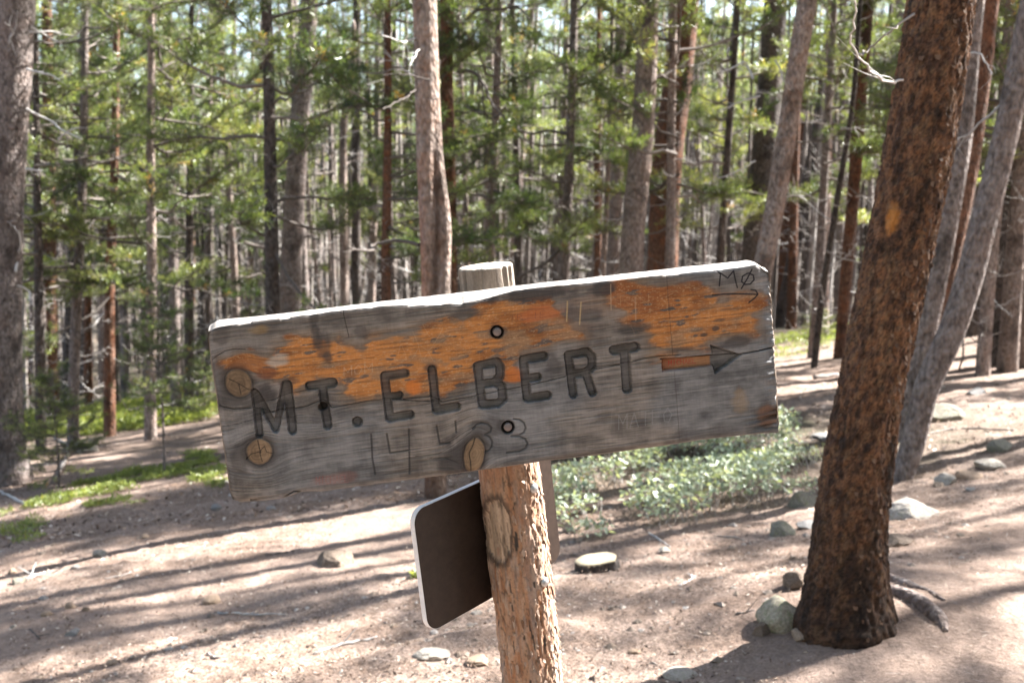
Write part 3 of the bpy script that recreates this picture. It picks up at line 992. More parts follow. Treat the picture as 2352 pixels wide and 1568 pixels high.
inner = sstep(.52, .56, fbm(qx * 2.2, qy * 2.2, SS * 11, seed=167, octv=4)) * (1 - flk_side * .6)
lower_flk = sstep(.33, .6, SS / L_in) * .7
flake = np.clip(np.maximum(flk_side, lower_flk * .8) * plate + .25 * plate, 0, 1) * (1 - .8 * inner) * (1 - peeled)
disp = flake * .0042 + .0016 * (w2 - .5) + .004 * (low - .5) + .0012 * (w1 - .5)
disp = disp * (1 - peeled) + peeled * (-.003 + .0012 * (fbm(qx * 12, qy * 12, SS * 6, seed=168, octv=3) - .5) - .004 * sstep(.72, .78, vnoise(AA * 5.7, SS * 4, seed=169)))
PX, PY, PD = to_px((np.array(head)[None, None] - np.array(ax_z)[None, None] * SS[..., None] + R0[..., None] * (CX[..., None] * np.array(pu) + SX[..., None] * np.array(pw))).reshape(-1, 3))
PX = PX.reshape(SS.shape); PY = PY.reshape(SS.shape)
frontm = (SX < .1)
wx, wy = 1143.0, 1218.0
tl = (PY - wy) / 72 ; tx = (PX - wx - .10 * (PY - wy)) / (31 + 0 * PY)
wr = np.hypot(tx, tl * .95) + .35 * (w1 - .5) + .25 * (low - .5)
wound = sstep(1.02, .92, wr) * frontm
rim = sstep(1.28, 1.05, wr) * (1 - wound) * frontm
disp = disp * (1 - wound) - wound * .003 + wound * .0012 * np.sin(tx * 14) 
Vp = np.array(head)[None, None] - np.array(ax_z)[None, None] * SS[..., None] + (R0 + disp)[..., None] * (CX[..., None] * np.array(pu) + SX[..., None] * np.array(pw))
inb = np.array([.30, .145, .075]); inb2 = np.array([.36, .225, .145]); fl = np.array([.42, .33, .26]); fl2 = np.array([.24, .17, .13]); dk = np.array([.05, .04, .034])
t1 = sstep(.3, .7, fbm(qx * 3, qy * 3, SS * 14, seed=170, octv=4))[..., None]
pc = inb * (1 - t1) + inb2 * t1
pc = pc * (.75 + .5 * w2[..., None])
ff = (fl2 + (fl - fl2) * sstep(.3, .7, fbm(qx * 4, qy * 4, SS * 30, seed=171))[..., None])
pc = pc * (1 - flake[..., None] * .85) + ff * flake[..., None] * .85
crk = (sstep(.5, .44, cell) * sstep(.36, .44, cell) * (.35 + .65 * np.maximum(flk_side, lower_flk)))[..., None] * (1 - peeled[..., None])
pc = pc * (1 - .8 * crk) + dk * 1.8 * .8 * crk
gr = (lower_flk * sstep(.5, .62, fbm(qx * 3, qy * 3, SS * 9, seed=172)))[..., None]
pc = pc * (1 - .6 * gr) + np.array([.26, .22, .20]) * .6 * gr
blk = (sstep(.70, .76, fbm(qx * 4, qy * 4, SS * 26, seed=173, octv=3)) * (.3 + lower_flk))[..., None]
pc = pc * (1 - blk) + dk * blk
gw = np.array([.20, .165, .135]) * (.5 + .9 * fbm(qx * 9, qy * 9, SS * 22, seed=174)[..., None])
pc = pc * (1 - peeled[..., None]) + gw * peeled[..., None]
wc = (np.array([.40, .30, .22])[None, None] * (.7 + .5 * (.5 + .5 * np.sin(tx * 9 + 2 * w1))[..., None]))
wc = wc * (1 - .5 * sstep(.55, .7, w1)[..., None])
pc = pc * (1 - wound[..., None]) + wc * wound[..., None]
pc = pc * (1 - .8 * rim[..., None]) + dk * .8 * rim[..., None]
nr = len(s_)
Vp = Vp.reshape(-1, 3)
# sawn head, slightly sloping
hr = [1.0, .97, .9, .7, .4, .0]
cap = []
capc = []
ring0 = Vp[:NPS]
cen = np.array(head) + np.array(ax_z) * .002
for q, h in zip(hr[1:], (.0025, .0035, .003, .0035, .003)):
    pts = cen + (ring0 - cen) * q + np.array(ax_z) * (h + .0012 * (fbm(ring0[:, 0] * 400 * q, ring0[:, 1] * 400 * q, seed=175)[:, None] - .5))
    cap.append(pts)
    capc.append(np.array([.44, .38, .31]) * (.75 + .4 * fbm(ring0[:, 0] * 300 * q, ring0[:, 1] * 300 * q, seed=176)[:, None]))
Vall = np.vstack([np.vstack(cap[::-1]), Vp])
Call = np.vstack([np.vstack(capc[::-1]), pc.reshape(-1, 3)])
POST_MAT = col_mat("post_bark", .88, (1, 1, .6), 260, .35, .0015)
post = mk("post", Vall - np.array(foot), grid_faces(nr + 5, NPS), POST_MAT, sign, {"Col": Call})
tag(post, "round pine post with red-brown bark flaking off its sunny side")
# loose bark scales standing proud of the sunny side
A = Acc()
fr = np.random.default_rng(77)
for i in range(340):
    s0 = fr.uniform(.30, L_in); an = fr.normal(-.15, .55)
    if s0 / L_in > .6 and fr.random() < .3: an = fr.uniform(-2.6, .8)
    r0 = .0512 + .004 * s0 / L_in + .004
    nrm = np.array(pu) * math.cos(an) + np.array(pw) * math.sin(an)
    tan = -np.array(pu) * math.sin(an) + np.array(pw) * math.cos(an)
    up = np.array(ax_z)
    h = fr.uniform(.004, .014); w = fr.uniform(.0015, .0045); lift = fr.uniform(.0004, .0028)
    c0 = np.array(head) - up * s0 + nrm * r0
    j = lambda q: fr.normal(0, q, 1)[0]
    pts = [c0 - tan * w + up * j(.001), c0 + tan * w * .9 + up * j(.001), c0 + tan * (w * .7) + up * -h + nrm * lift, c0 - tan * w * .5 + up * -(h * .8) + nrm * lift * .8,
           c0 + up * h * .4 - nrm * .001, c0 + up * -h * 1.25 + nrm * lift * 1.5 + tan * j(.001)]
    A.add(np.array(pts) - np.array(foot), None, [(0, 1, 4), (0, 3, 2), (0, 2, 1), (3, 5, 2)], fr.random())
SCALE_M = tint_mat("bark_scale", [(0, (.16, .085, .05)), (.5, (.30, .19, .13)), (1, (.40, .31, .25))], .85)
o = A.obj("bark_scales", SCALE_M, post, False)
tag(o, kind="stuff")

# ---- small brown trail sign bolted to the far side of the post
th = math.radians(49)
pd = Vector((math.cos(th), math.sin(th), 0)); pd = (pd - ax_z * pd.dot(ax_z)).normalized()
pn = pd.cross(ax_z).normalized()
if pn.y > 0: pn = -pn
s_c = (P(1185, 1243, 2.03) - head).length
pc0 = head - ax_z * s_c - pn * (.0535 + .0075)
pa_, pb_, ph = -.196, .186, .114
def rrect(x0, x1, z0, z1, r, n=10):
    pts = []
    for cx, cz, a0 in ((x1 - r, z1 - r, 0), (x0 + r, z1 - r, 90), (x0 + r, z0 + r, 180), (x1 - r, z0 + r, 270)):
        for i in range(n + 1):
            a = math.radians(a0 + 90 * i / n)
            pts.append((cx + r * math.cos(a), cz + r * math.sin(a)))
    return pts
outl = rrect(pa_, pb_, -ph, ph, .028)
PM = Matrix(((pd.x, -pn.x, ax_z.x, pc0.x), (pd.y, -pn.y, ax_z.y, pc0.y), (pd.z, -pn.z, ax_z.z, pc0.z), (0, 0, 0, 1)))
T2 = .0052
BROWN, nt, b, _ = new_mat("brown_sign_face"); g = N(nt)
n = g.noise(g.coord(), 90, 4)
g.l(g.ramp(n, [(.3, (.020, .013, .010)), (.7, (.032, .021, .016))]), b.inputs["Base Color"]); b.inputs["Roughness"].default_value = .45
WHITE, nt, b, _ = new_mat("white_sign_edge"); g = N(nt)
n = g.noise(g.coord(), 60, 4)
g.l(g.ramp(n, [(.3, (.66, .66, .68)), (.7, (.78, .78, .80))]), b.inputs["Base Color"]); b.inputs["Roughness"].default_value = .5


def prism(outline, y0, y1, bev=0.0):
    o2 = np.array(outline); c = o2.mean(0); n_ = len(o2)
    L = [(y0, 1 - 0.0), (y1, 1.0)] if not bev else None
    if bev:
        dirs = (o2 - c) / np.linalg.norm(o2 - c, axis=1)[:, None]
        rows = [(y0, o2 - dirs * bev), (y0 + bev * .5, o2 - dirs * bev * .3), (y0 + bev, o2), (y1 - bev, o2), (y1 - bev * .5, o2 - dirs * bev * .3), (y1, o2 - dirs * bev)]
    else:
        rows = [(y0, o2), (y1, o2)]
    V = np.vstack([np.stack([r[:, 0], np.full(n_, y), r[:, 1]], 1) for y, r in rows])
    Q = grid_faces(len(rows), n_)
    V = np.vstack([V, [[c[0], y0, c[1]], [c[0], y1, c[1]]]])
    i = np.arange(n_); m = len(rows) * n_
    T = np.vstack([np.stack([i, (i + 1) % n_, np.full(n_, m)], 1), np.stack([(len(rows) - 1) * n_ + (i + 1) % n_, (len(rows) - 1) * n_ + i, np.full(n_, m + 1)], 1)])
    return V, [Q, T]


V, Fc = prism(outl, -T2, T2)
panel_edge_V, panel_edge_F = V, Fc
ins = rrect(pa_ + .0008, pb_ - .0008, -ph + .0008, ph - .0008, .0272)
V, Fc = prism(ins, -T2 - .0012, T2 + .0012, .0004)
panel = mk("trail_panel", V, Fc, BROWN, sign, None, False)
panel.matrix_local = sinv @ PM
tag(panel, "small dark brown sign panel with rounded corners and white edge")
edge_o = mk("panel_edge", panel_edge_V, panel_edge_F, WHITE, panel, None, False)
for (X, Y) in ((1220, 1105), (1262, 1330)):
    s0 = (P(1180 + (Y - 1100) * .11, Y, 2.03) - head).length
    bc = head - ax_z * s0 + pn * (.0512 + .004 * s0 / L_in + .004)
    V, Q = lathe([(.0003, -.0062), (.004, -.0056), (.0075, -.0034), (.0095, -.0005), (.0098, .002), (.0045, .003), (.0045, .02)], 20)
    o = mk("bolt", V, Q, GALV, panel)
    # lathe's -Y axis outwards along pn
    bm = Matrix(((pd.x, -pn.x, ax_z.x, bc.x), (pd.y, -pn.y, ax_z.y, bc.y), (pd.z, -pn.z, ax_z.z, bc.z), (0, 0, 0, 1)))
    o.matrix_local = PM.inverted() @ bm

# ------------------------------------------------------------------ trees
def unit(v):
    return v / (np.linalg.norm(v, axis=-1, keepdims=True) + 1e-9)


def needles(r, C, Dr, L, per=16, blade=.075, wid=.010, tint=None):
    """bottle-brush shoots: C start, Dr direction, L length of each shoot -> diamond blades"""
    n = len(C)
    k = per
    t = r.uniform(0, 1, (n, k, 1))
    st = C[:, None] + Dr[:, None] * L[:, None, None] * t
    rd = unit(r.normal(size=(n, k, 3)))
    d = unit(rd * 1.0 + Dr[:, None] * 0.75 + np.array([0, 0, .18]))
    ln = blade * r.uniform(.7, 1.25, (n, k, 1))
    sd = unit(np.cross(d, unit(r.normal(size=(n, k, 3)))))
    a = st; b = st + d * ln * .5 + sd * wid * .5; c = st + d * ln; e = st + d * ln * .5 - sd * wid * .5
    V = np.stack([a, b, c, e], 2).reshape(-1, 3)
    Q = np.arange(len(V)).reshape(-1, 4)
    tt = np.clip((np.full(n, .5) if tint is None else tint)[:, None] + r.normal(0, .10, (n, k)), 0, .94)
    dead = (tint > .96)[:, None] if tint is not None else False
    tt = np.where(dead, 1.0, tt)
    return V, Q, np.repeat(tt.reshape(-1), 4)


def crown_mesh(name, seed, H, r0, nbr, up=.25, lo_sparse=.3, shoot=.17, side=5, per=16, blade=.085, wid=.011, zpow=1.0, gap=.25, tdead=.012):
    """living branches from z=0 to z=H round the z axis; returns (needle mesh, limb mesh)"""
    r = np.random.default_rng(seed)
    W = Acc(); C, Dd, Ls, Tt = [], [], [], []
    for i in range(nbr):
        z = H * (i + r.random()) / nbr
        f = z / H
        if r.random() < gap * (1 - f): continue
        Lb = r0 * (1 - f) ** .75 * (.55 + .45 * min(1, f * 4 + .4)) * r.uniform(.55, 1.15) + .15
        az = r.uniform(0, 2 * math.pi)
        h = np.array([math.cos(az), math.sin(az), 0])
        sl = up * (f - .35) + r.normal(0, .20); cv = r.uniform(.05, .5)
        n = 7
        t = np.linspace(0, 1, n)
        wob = np.cumsum(r.normal(0, .025, (n, 3)), 0) * Lb
        pts = np.array([0, 0, z]) + h * (Lb * t)[:, None] + np.array([0, 0, 1.0]) * (Lb * (sl * t + cv * t * t))[:, None] + wob
        W.tube(pts, (.006 + .010 * Lb) * (1 - .8 * t), 4, r.uniform(.15, .55))
        bt = np.clip(r.normal(.45, .18), .05, .9)
        ns = max(3, int(side * (1 + Lb * 1.6)))
        for j in range(ns):
            q = r.uniform(lo_sparse, 1.0)
            k = min(int(q * (n - 1)), n - 2); u = q * (n - 1) - k
            p0 = pts[k] * (1 - u) + pts[k + 1] * u
            tang = unit(pts[k + 1] - pts[k])
            sgn = 1 if r.random() < .5 else -1
            sd = unit(np.cross(tang, [0, 0, 1.0])) * sgn
            tl = Lb * r.uniform(.10, .32) * (1.25 - q * .7) + .08
            dr = unit(tang * .8 + sd * r.uniform(.4, 1.0) + np.array([0, 0, r.uniform(-.1, .5)]))
            p1 = p0 + dr * tl
            W.tube(np.array([p0, (p0 + p1) / 2 + r.normal(0, .01, 3), p1]), [.005, .004, .002], 3, .3)
            m = max(1, int(tl / shoot * 1.3))
            for e in range(m):
                c = p0 + dr * tl * ((e + .6) / m) - dr * shoot * .3
                dd = unit(dr + r.normal(0, .45, 3) + np.array([0, 0, .25]))
                C.append(c); Dd.append(dd); Ls.append(shoot * r.uniform(.6, 1.1))
                Tt.append(1.0 if r.random() < tdead else np.clip(bt + r.normal(0, .14), 0, .93))
        C.append(pts[-1]); Dd.append(unit(pts[-1] - pts[-2])); Ls.append(shoot); Tt.append(bt)
    V, Q, T = needles(r, np.array(C), np.array(Dd), np.array(Ls), per, blade, wid, np.array(Tt))
    o1 = mk(name, V, Q, NEEDLE, None, {"tint": T}, False)
    o2 = W.obj(name + "_limb", TWIG)
    m1, m2 = o1.data, o2.data
    bpy.data.objects.remove(o1); bpy.data.objects.remove(o2)
    return m1, m2


def dead_limb(r, L, droop=-.3, curl=.5, thick=.009, subs=4):
    """a bare forked limb pointing along +x from the origin"""
    W = Acc(); n = 9
    t = np.linspace(0, 1, n)
    wob = np.cumsum(r.normal(0, .022, (n, 3)), 0) * L
    pts = np.stack([L * t * (1 - .12 * t), L * .25 * r.normal() * t * t, L * (droop * t + curl * t * t)], 1) + wob
    tn = np.clip(r.normal(.7, .2), .2, 1)
    W.tube(pts, (thick * (.5 + L * .5)) * (1 - .75 * t) + .0012, 4, tn)
    for j in range(subs):
        k = r.integers(2, n - 1)
        d = unit(unit(pts[k] - pts[k - 1]) + r.normal(0, .55, 3))
        l = L * r.uniform(.12, .4)
        s1 = pts[k] + d * l * .5 + r.normal(0, .02, 3); s2 = pts[k] + d * l + np.array([0, 0, l * r.uniform(-.3, .4)])
        W.tube(np.array([pts[k], s1, s2]), [thick * .4 + .001, thick * .3 + .001, .001], 3, tn)
    return W


LIMBS = []
for i in range(10):
    r = np.random.default_rng(300 + i)
    o = dead_limb(r, 1.0, [-.35, -.15, .1, -.5][i % 4], [.2, .6, .1, .7][(i // 2) % 4], .013, 5).obj("dead_limb", TWIG)
    LIMBS.append(o.data); bpy.data.objects.remove(o)


def limbwork_mesh(seed, H, z0, n, lmax):
    """all the small bare limbs of a slender trunk in one mesh"""
    r = np.random.default_rng(seed); A = Acc()
    for i in range(n):
        z = r.uniform(z0, H); L = lmax * r.uniform(.3, 1) * (1 - .5 * z / H)
        w = dead_limb(r, L, r.uniform(-.5, .15), r.uniform(-.1, .7), .010, 3)
        az = r.uniform(0, 2 * math.pi); ca, sa = math.cos(az), math.sin(az)
        for V, Qi, t in zip(w.V, w.Q, w.A):
            V2_ = np.stack([V[:, 0] * ca - V[:, 1] * sa, V[:, 0] * sa + V[:, 1] * ca, V[:, 2] + z], 1)
            A.add(V2_, None, None, t)
        off = A.n - sum(len(v) for v in w.V)
        for Qi in w.Q: A.Q.append(Qi + off)
    o = A.obj("x", TWIG); m = o.data; bpy.data.objects.remove(o); return m


def trunk_geo(pts, rad, seg=20, rings=90, seed=0, amp=.05, flare=0.0, twist=None):
    q, rr = resample(pts, rad, rings)
    a = np.linspace(0, 2 * math.pi, seg, endpoint=False)
    s = np.linspace(0, 1, rings); Lz = np.linalg.norm(q[-1] - q[0])
    R = np.repeat(rr[:, None], seg, 1)
    nz = fbm(np.cos(a)[None] * 1.5 + s[:, None] * 0, np.sin(a)[None] * 1.5 + s[:, None] * 0, (s * Lz * 1.8)[:, None] + a[None] * 0, seed=seed, octv=4)
    R = R * (1 + amp * (nz - .5) * 2)
    if flare:
        z = s * Lz
        R = R * (1 + flare * np.exp(-z / .18)[:, None] * (.7 + .6 * vnoise(np.cos(a) * 2.2, np.sin(a) * 2.2, seed=seed + 3))[None])
    return tube(q, R, seg)


# crowns shared between trees
CROWN_TALL = [crown_mesh("crown_tall", 500 + i, 8.5, 1.5, 58, up=.35, side=7, lo_sparse=.42, per=14, blade=.09, wid=.012, gap=.15) for i in range(3)]
CROWN_LOW = [crown_mesh("crown_low", 520 + i, 6.5, 1.75, 54, up=.30, side=10, per=15, blade=.075, wid=.009, shoot=.15, lo_sparse=.42, gap=.15) for i in range(4)]
CROWN_SMALL = [crown_mesh("crown_small", 540 + i, 1.7, .62, 46, up=.3, side=7, per=18, blade=.055, wid=.006, lo_sparse=.15, shoot=.11, gap=0, tdead=.02) for i in range(3)]
LIMBWORK = [limbwork_mesh(560 + i, 8.5, .8, 60, 1.15) for i in range(4)]
LIMBWORK_T = [limbwork_mesh(570 + i, 6.0, 1.2, 34, 1.3) for i in range(2)]


def plain_trunk(seed, H, r0, key, lean=.02):
    r = np.random.default_rng(seed)
    n = 8
    z = np.linspace(-.3, H, n)
    x = np.cumsum(r.normal(0, lean, n)) ; y = np.cumsum(r.normal(0, lean, n)); x -= x[0]; y -= y[0]
    V, Q, T = trunk_geo(np.stack([x, y, z], 1), np.linspace(r0, r0 * .25, n), 10, 40, seed, .05, .25)
    o = mk("trunk", V, [Q, T], BARK[key]); m = o.data; bpy.data.objects.remove(o); return m


def child(name, me, parent, loc=(0, 0, 0), rot=(0, 0, 0), sc=1.0, kind=None, label=None):
    o = link(name, me, parent)
    o.location = loc; o.rotation_euler = rot; o.scale = (sc, sc, sc) if np.isscalar(sc) else sc
    if kind: o["kind"] = kind
    if label: o["label"] = label
    return o


# trunks one can tell apart, traced from the picture: (x, y, width), foot first
HERO = [
    ("near", "near", "stout leaning pine with dark scaly orange-brown bark, large stones at its foot", (1945, 1432), [(1944, 1440, 196), (1947, 1300, 163), (1968, 1080, 150), (2004, 870, 140), (2060, 600, 142), (2118, 300, 146), (2163, 0, 143)], 12.0),
    ("behind_near", "grey", "smooth grey-tan pine leaning hard outwards behind the stout dark pine", (2062, 1098), [(2068, 1100, 48), (2090, 1040, 51), (2131, 883, 56), (2182, 770, 60), (2219, 663, 62), (2262, 500, 60), (2312, 300, 57), (2352, 100, 54)], 11.0),
    ("red_mid", "red", "red-brown pine with a bright sunlit edge just past the stout dark pine", (2095, 985), [(2096, 985, 66), (2132, 800, 62), (2158, 663, 60), (2222, 350, 60), (2244, 180, 58), (2266, 0, 56)], 12.0),
    ("sliver", "grey", "pale grey pine half hidden between the stout dark pine and the red-brown one", (2068, 1010), [(2070, 1010, 60), (2100, 880, 55), (2125, 760, 54), (2165, 560, 52), (2205, 330, 50), (2232, 60, 46)], 12.0),
    ("right_a", "dark", "straight dark brown pine standing in litter beyond the mossy boulder", (2288, 838), [(2286, 840, 50), (2289, 736, 44), (2298, 553, 45), (2322, 380, 44), (2360, 120, 42)], 12.0),
    ("right_b", "red", "slim reddish pine with a dark foot, between the dead leaning trunk and the stout pine", (1928, 822), [(1928, 822, 28), (1935, 736, 26), (1950, 560, 28), (1961, 430, 29), (1973, 256, 30), (1994, 0, 28)], 12.0),
    ("right_c", "dark", "blackish leaning pine with a dark bare trunk past the plank's tip", (1788, 752), [(1785, 755, 30), (1808, 660, 29), (1835, 520, 28), (1862, 380, 26), (1885, 240, 24), (1905, 60, 22)], 11.0),
    ("sunlit_lean", "orange", "tan leaning pine with a glowing sunlit edge rising behind the plank's arrow end", (1690, 925), [(1690, 930, 50), (1752, 615, 45), (1770, 527, 44), (1800, 352, 44), (1840, 88, 44), (1854, 0, 44)], 12.0),
    ("right_d", "dark", "grey-brown pine standing straight behind the tan leaning pine", (1720, 800), [(1722, 800, 60), (1735, 560, 58), (1760, 300, 56), (1782, 0, 52)], 13.0),
    ("right_e", "red", "brown pine close behind the blackish leaning one past the arrow end", (1800, 735), [(1796, 735, 32), (1806, 553, 30), (1822, 400, 28), (1845, 260, 26), (1868, 0, 25)], 12.0),
    ("pale_mid", "pink", "tall pale grey-pink pine rising straight behind the carved word's last letters", (1435, 905), [(1432, 905, 58), (1455, 527, 54), (1475, 308, 52), (1486, 100, 49), (1490, 0, 48)], 13.0),
    ("pale_thin", "grey", "thinner grey pine close beside the tall pale grey-pink one", (1405, 840), [(1402, 840, 38), (1412, 524, 32), (1421, 282, 27), (1427, 0, 24)], 12.0),
    ("brown_wide", "red", "broad brown pine half screened by green sprays, behind the plank's top edge", (1515, 850), [(1510, 850, 74), (1522, 600, 70), (1530, 400, 68), (1560, 150, 66), (1574, 0, 64)], 13.0),
    ("twist", "orange", "twisted orange-brown pine with a sunlit flank and a long scar, behind the post head", (1003, 1140), [(1001, 1150, 49), (1000, 1050, 52), (1002, 900, 58), (1003, 760, 62), (1001, 604, 68), (999, 524, 70), (986, 362, 60), (982, 240, 57), (975, 0, 55)], 11.0),
    ("redback", "red", "dark red-brown pine right behind the twisted orange-brown one", (1038, 960), [(1036, 960, 36), (1034, 700, 33), (1029, 282, 30), (1026, 200, 29), (1027, 0, 31)], 11.0),
    ("left_big", "grey", "large grey-brown pine standing where its base meets the shaded ground, cut by the picture's edge", (22, 1112), [(20, 1118, 108), (12, 1040, 92), (5, 900, 88), (3, 700, 88), (12, 400, 86), (28, 180, 84), (38, 0, 82)], 12.0),
    ("grey_tall", "grey", "tall dark grey pine rising behind the plank's M, thickest of the straight ones there", (655, 955), [(652, 955, 53), (664, 700, 50), (673, 524, 47), (691, 242, 43), (711, 0, 40)], 13.0),
    ("slim_left", "dark", "slim dark pine rising past the plank's squared far end", (466, 885), [(464, 888, 34), (470, 700, 30), (478, 450, 27), (484, 250, 25), (492, 0, 23)], 12.0),
    ("curved", "pink", "thin pinkish pine that bends halfway up, between two straight grey trunks", (790, 880), [(790, 880, 22), (790, 600, 20), (788, 380, 18), (792, 260, 17), (808, 190, 15), (812, 60, 12)], 7.0),
    ("slim_mid", "dark", "slim dark grey pine just behind the thin bent pinkish one", (820, 870), [(820, 870, 24), (818, 500, 21), (818, 200, 19), (820, 0, 18)], 12.0),
    ("sunstick", "orange", "very thin orange sunlit pine among pale dead twigs", (566, 850), [(564, 850, 18), (572, 650, 16), (582, 480, 14), (590, 300, 12), (594, 150, 9)], 6.5),
    ("left_a", "dark", "dark pine beside the bright meadow strip with a sunlit companion", (262, 940), [(262, 942, 32), (258, 800, 28), (250, 600, 26), (244, 420, 25), (238, 200, 22)], 11.0),
    ("left_b", "red", "reddish pine whose foot stands behind the low bushes near the big grey-brown pine", (118, 968), [(118, 970, 36), (116, 800, 33), (114, 620, 30), (112, 400, 28), (110, 150, 25)], 11.0),
    ("left_c", "dark", "grey pine paired with the reddish pine behind the low bushes", (158, 955), [(155, 958, 34), (162, 760, 30), (172, 560, 28), (185, 300, 26), (196, 60, 24)], 12.0),
    ("left_d", "grey", "straight grey pine standing back from the meadow strip, partly hidden by needles", (288, 922), [(287, 924, 20), (286, 700, 19), (284, 450, 18), (282, 200, 16)], 11.0),
    ("left_e", "dark", "mid-grey pine rising through the yellow-green boughs above the sapling", (378, 880), [(376, 880, 26), (378, 600, 24), (380, 350, 22), (384, 100, 20)], 12.0),
    ("left_f", "grey", "pale grey pine set back between the sapling and the slim dark pine", (340, 865), [(338, 866, 16), (340, 600, 15), (344, 300, 14)], 10.0),
    ("edge_r", "grey", "grey pine by the picture's edge, leaning over the trail stones", (2350, 800), [(2335, 800, 60), (2350, 600, 58), (2372, 300, 54), (2390, 60, 50)], 12.0),
    ("right_f", "dark", "thin dark pine in shadow between the dark brown pine and the grey edge pine", (2240, 770), [(2236, 770, 34), (2248, 560, 32), (2270, 260, 30)], 11.0),
    ("right_g", "grey", "slender grey pine far behind the slim reddish one", (2010, 720), [(2008, 722, 40), (2020, 560, 38), (2045, 300, 36), (2062, 60, 32)], 12.0),
    ("mid_far", "grey", "slender pine with a sunlit flank behind the word's middle letters", (1288, 800), [(1287, 800, 18), (1290, 600, 17), (1292, 380, 15), (1300, 150, 12)], 9.0),
]
HG = {}
hr_ = random.Random(3)
seed = 900
for key, bk, label, basepx, path, Ht in HERO:
    seed += 1
    b0 = hit(*basepx)
    root = empty("pine_tree", b0)
    tag(root, label, "pine tree", "pines one can tell apart round the sign")
    pts = [Py(x, y, b0.y) for x, y, w in path]
    dep = [to_px(p)[2][0] for p in pts]
    rad = [w / 2 * d_ / F for (x, y, w), d_ in zip(path, dep)]
    pts[0] = Vector((pts[0].x, b0.y, b0.z))
    dn = (pts[0] - pts[1]).normalized()
    pts = [pts[0] + dn * .25] + pts
    rad = [rad[0] * 1.02] + rad
    du = (pts[-1] - pts[-3]).normalized()
    L = (pts[-1] - pts[1]).length
    k = 0
    n_ex = 6
    du0 = du.copy()
    if Ht > L:
        base_top, rt = pts[-1].copy(), rad[-1]
        for i in range(1, n_ex + 1):
            f = i / n_ex
            du = (du0 * (1 - f * .5) + Vector((0, 0, 1)) * f * .5).normalized()
            pts.append(pts[-1] + du * (Ht - L) / n_ex)
            rad.append(rt * (1 - f) + .012 * f)
    pl = np.array([np.array(p - b0) for p in pts])
    if key == 'near':
        q, rr = resample(pl, rad, 60)
        fine = np.interp(np.concatenate([np.linspace(0, 3.3, 540), np.linspace(3.35, 12.2, 90)]),
                         np.concatenate([[0], np.cumsum(np.linalg.norm(np.diff(q, axis=0), axis=1))]), np.arange(60))
        i0 = np.minimum(fine.astype(int), 58); fu = (fine - i0)[:, None]
        qq = q[i0] * (1 - fu) + q[i0 + 1] * fu; r2 = rr[i0] * (1 - fu[:, 0]) + rr[i0 + 1] * fu[:, 0]
        seg = 164; a = np.linspace(0, 2 * math.pi, seg, endpoint=False)
        sz = np.concatenate([np.linspace(0, 3.3, 540), np.linspace(3.35, 12.2, 90)])
        c_, s__ = np.cos(a)[None] * 3, np.sin(a)[None] * 3
        Z = sz[:, None] + 0 * a[None]; c_ = c_ + 0 * Z; s__ = s__ + 0 * Z
        m1 = fbm(c_ * 1.2, s__ * 1.2, Z * 8, seed=201, octv=4); m2 = fbm(c_ * 5, s__ * 5, Z * 60, seed=202, octv=4)
        cell = vnoise(c_ * 4.0 + m2, s__ * 4.0, Z * 42, seed=203)
        R = r2[:, None] * (1 + .10 * (m1 - .5)) + .014 * (m2 - .5) + .007 * sstep(.45, .55, cell)
        R = R + .03 * np.exp(-(Z - .28).clip(0) / .10) * (.4 + vnoise(np.cos(a) * 2.5, np.sin(a) * 2.5, seed=205))[None]
        kc_ = np.zeros_like(R)
        kn = random.Random(12)
        for i in range(26):
            kz, ka = kn.uniform(.7, 3.3), kn.uniform(-math.pi, 0.2)
            dd = np.hypot((Z - kz), ((a[None] - ka + math.pi) % (2 * math.pi) - math.pi) * .17)
            kr_ = kn.uniform(.012, .026)
            R = R + .012 * np.exp(-(dd / kr_) ** 2) - .012 * np.exp(-(dd / (kr_ * .45)) ** 2)
            kc_ = np.maximum(kc_, np.exp(-(dd / (kr_ * 1.5)) ** 2))
        V, Q, T = tube(qq, R, seg)
        # bark colours by patch
        big = fbm(c_ * .9, s__ * .9, Z * 8, seed=206, octv=4)[..., None]; mid = fbm(c_ * 3, s__ * 3, Z * 32, seed=207, octv=4)[..., None]
        cc = np.array([.115, .063, .042]) + (np.array([.33, .17, .092]) - np.array([.115, .063, .042])) * sstep(.32, .62, mid)
        tan_ = sstep(.52, .66, fbm(c_ * 2.2, s__ * 2.2, Z * 22, seed=208, octv=4))[..., None]
        cc = cc * (1 - .6 * tan_) + np.array([.34, .21, .12]) * .6 * tan_
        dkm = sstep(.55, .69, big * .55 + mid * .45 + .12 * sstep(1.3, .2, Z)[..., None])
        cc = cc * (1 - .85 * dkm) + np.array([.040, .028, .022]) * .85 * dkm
        spot = sstep(.57, .66, fbm(c_ * 2.4, s__ * 2.4, Z * 26, seed=211, octv=3))[..., None]
        cc = cc * (1 - .45 * spot) + np.array([.026, .020, .017]) * .45 * spot
        pix = fbm(c_ * 14, s__ * 14, Z * 190, seed=212, octv=2)[..., None]
        cc = cc * (1 - .55 * sstep(.5, .68, pix)) + np.array([.36, .22, .13]) * .22 * sstep(.34, .2, pix)
        cc = cc * (1 - .8 * kc_[..., None]) + np.array([.022, .018, .016]) * .8 * kc_[..., None]
        cc = cc * (.55 + .9 * fbm(c_ * 9, s__ * 9, Z * 110, seed=209, octv=3)[..., None])
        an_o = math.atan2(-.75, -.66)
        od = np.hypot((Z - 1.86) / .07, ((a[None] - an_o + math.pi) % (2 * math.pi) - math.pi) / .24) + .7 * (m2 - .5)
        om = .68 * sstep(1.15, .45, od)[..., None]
        cc = cc * (1 - om) + np.array([.50, .21, .045]) * om
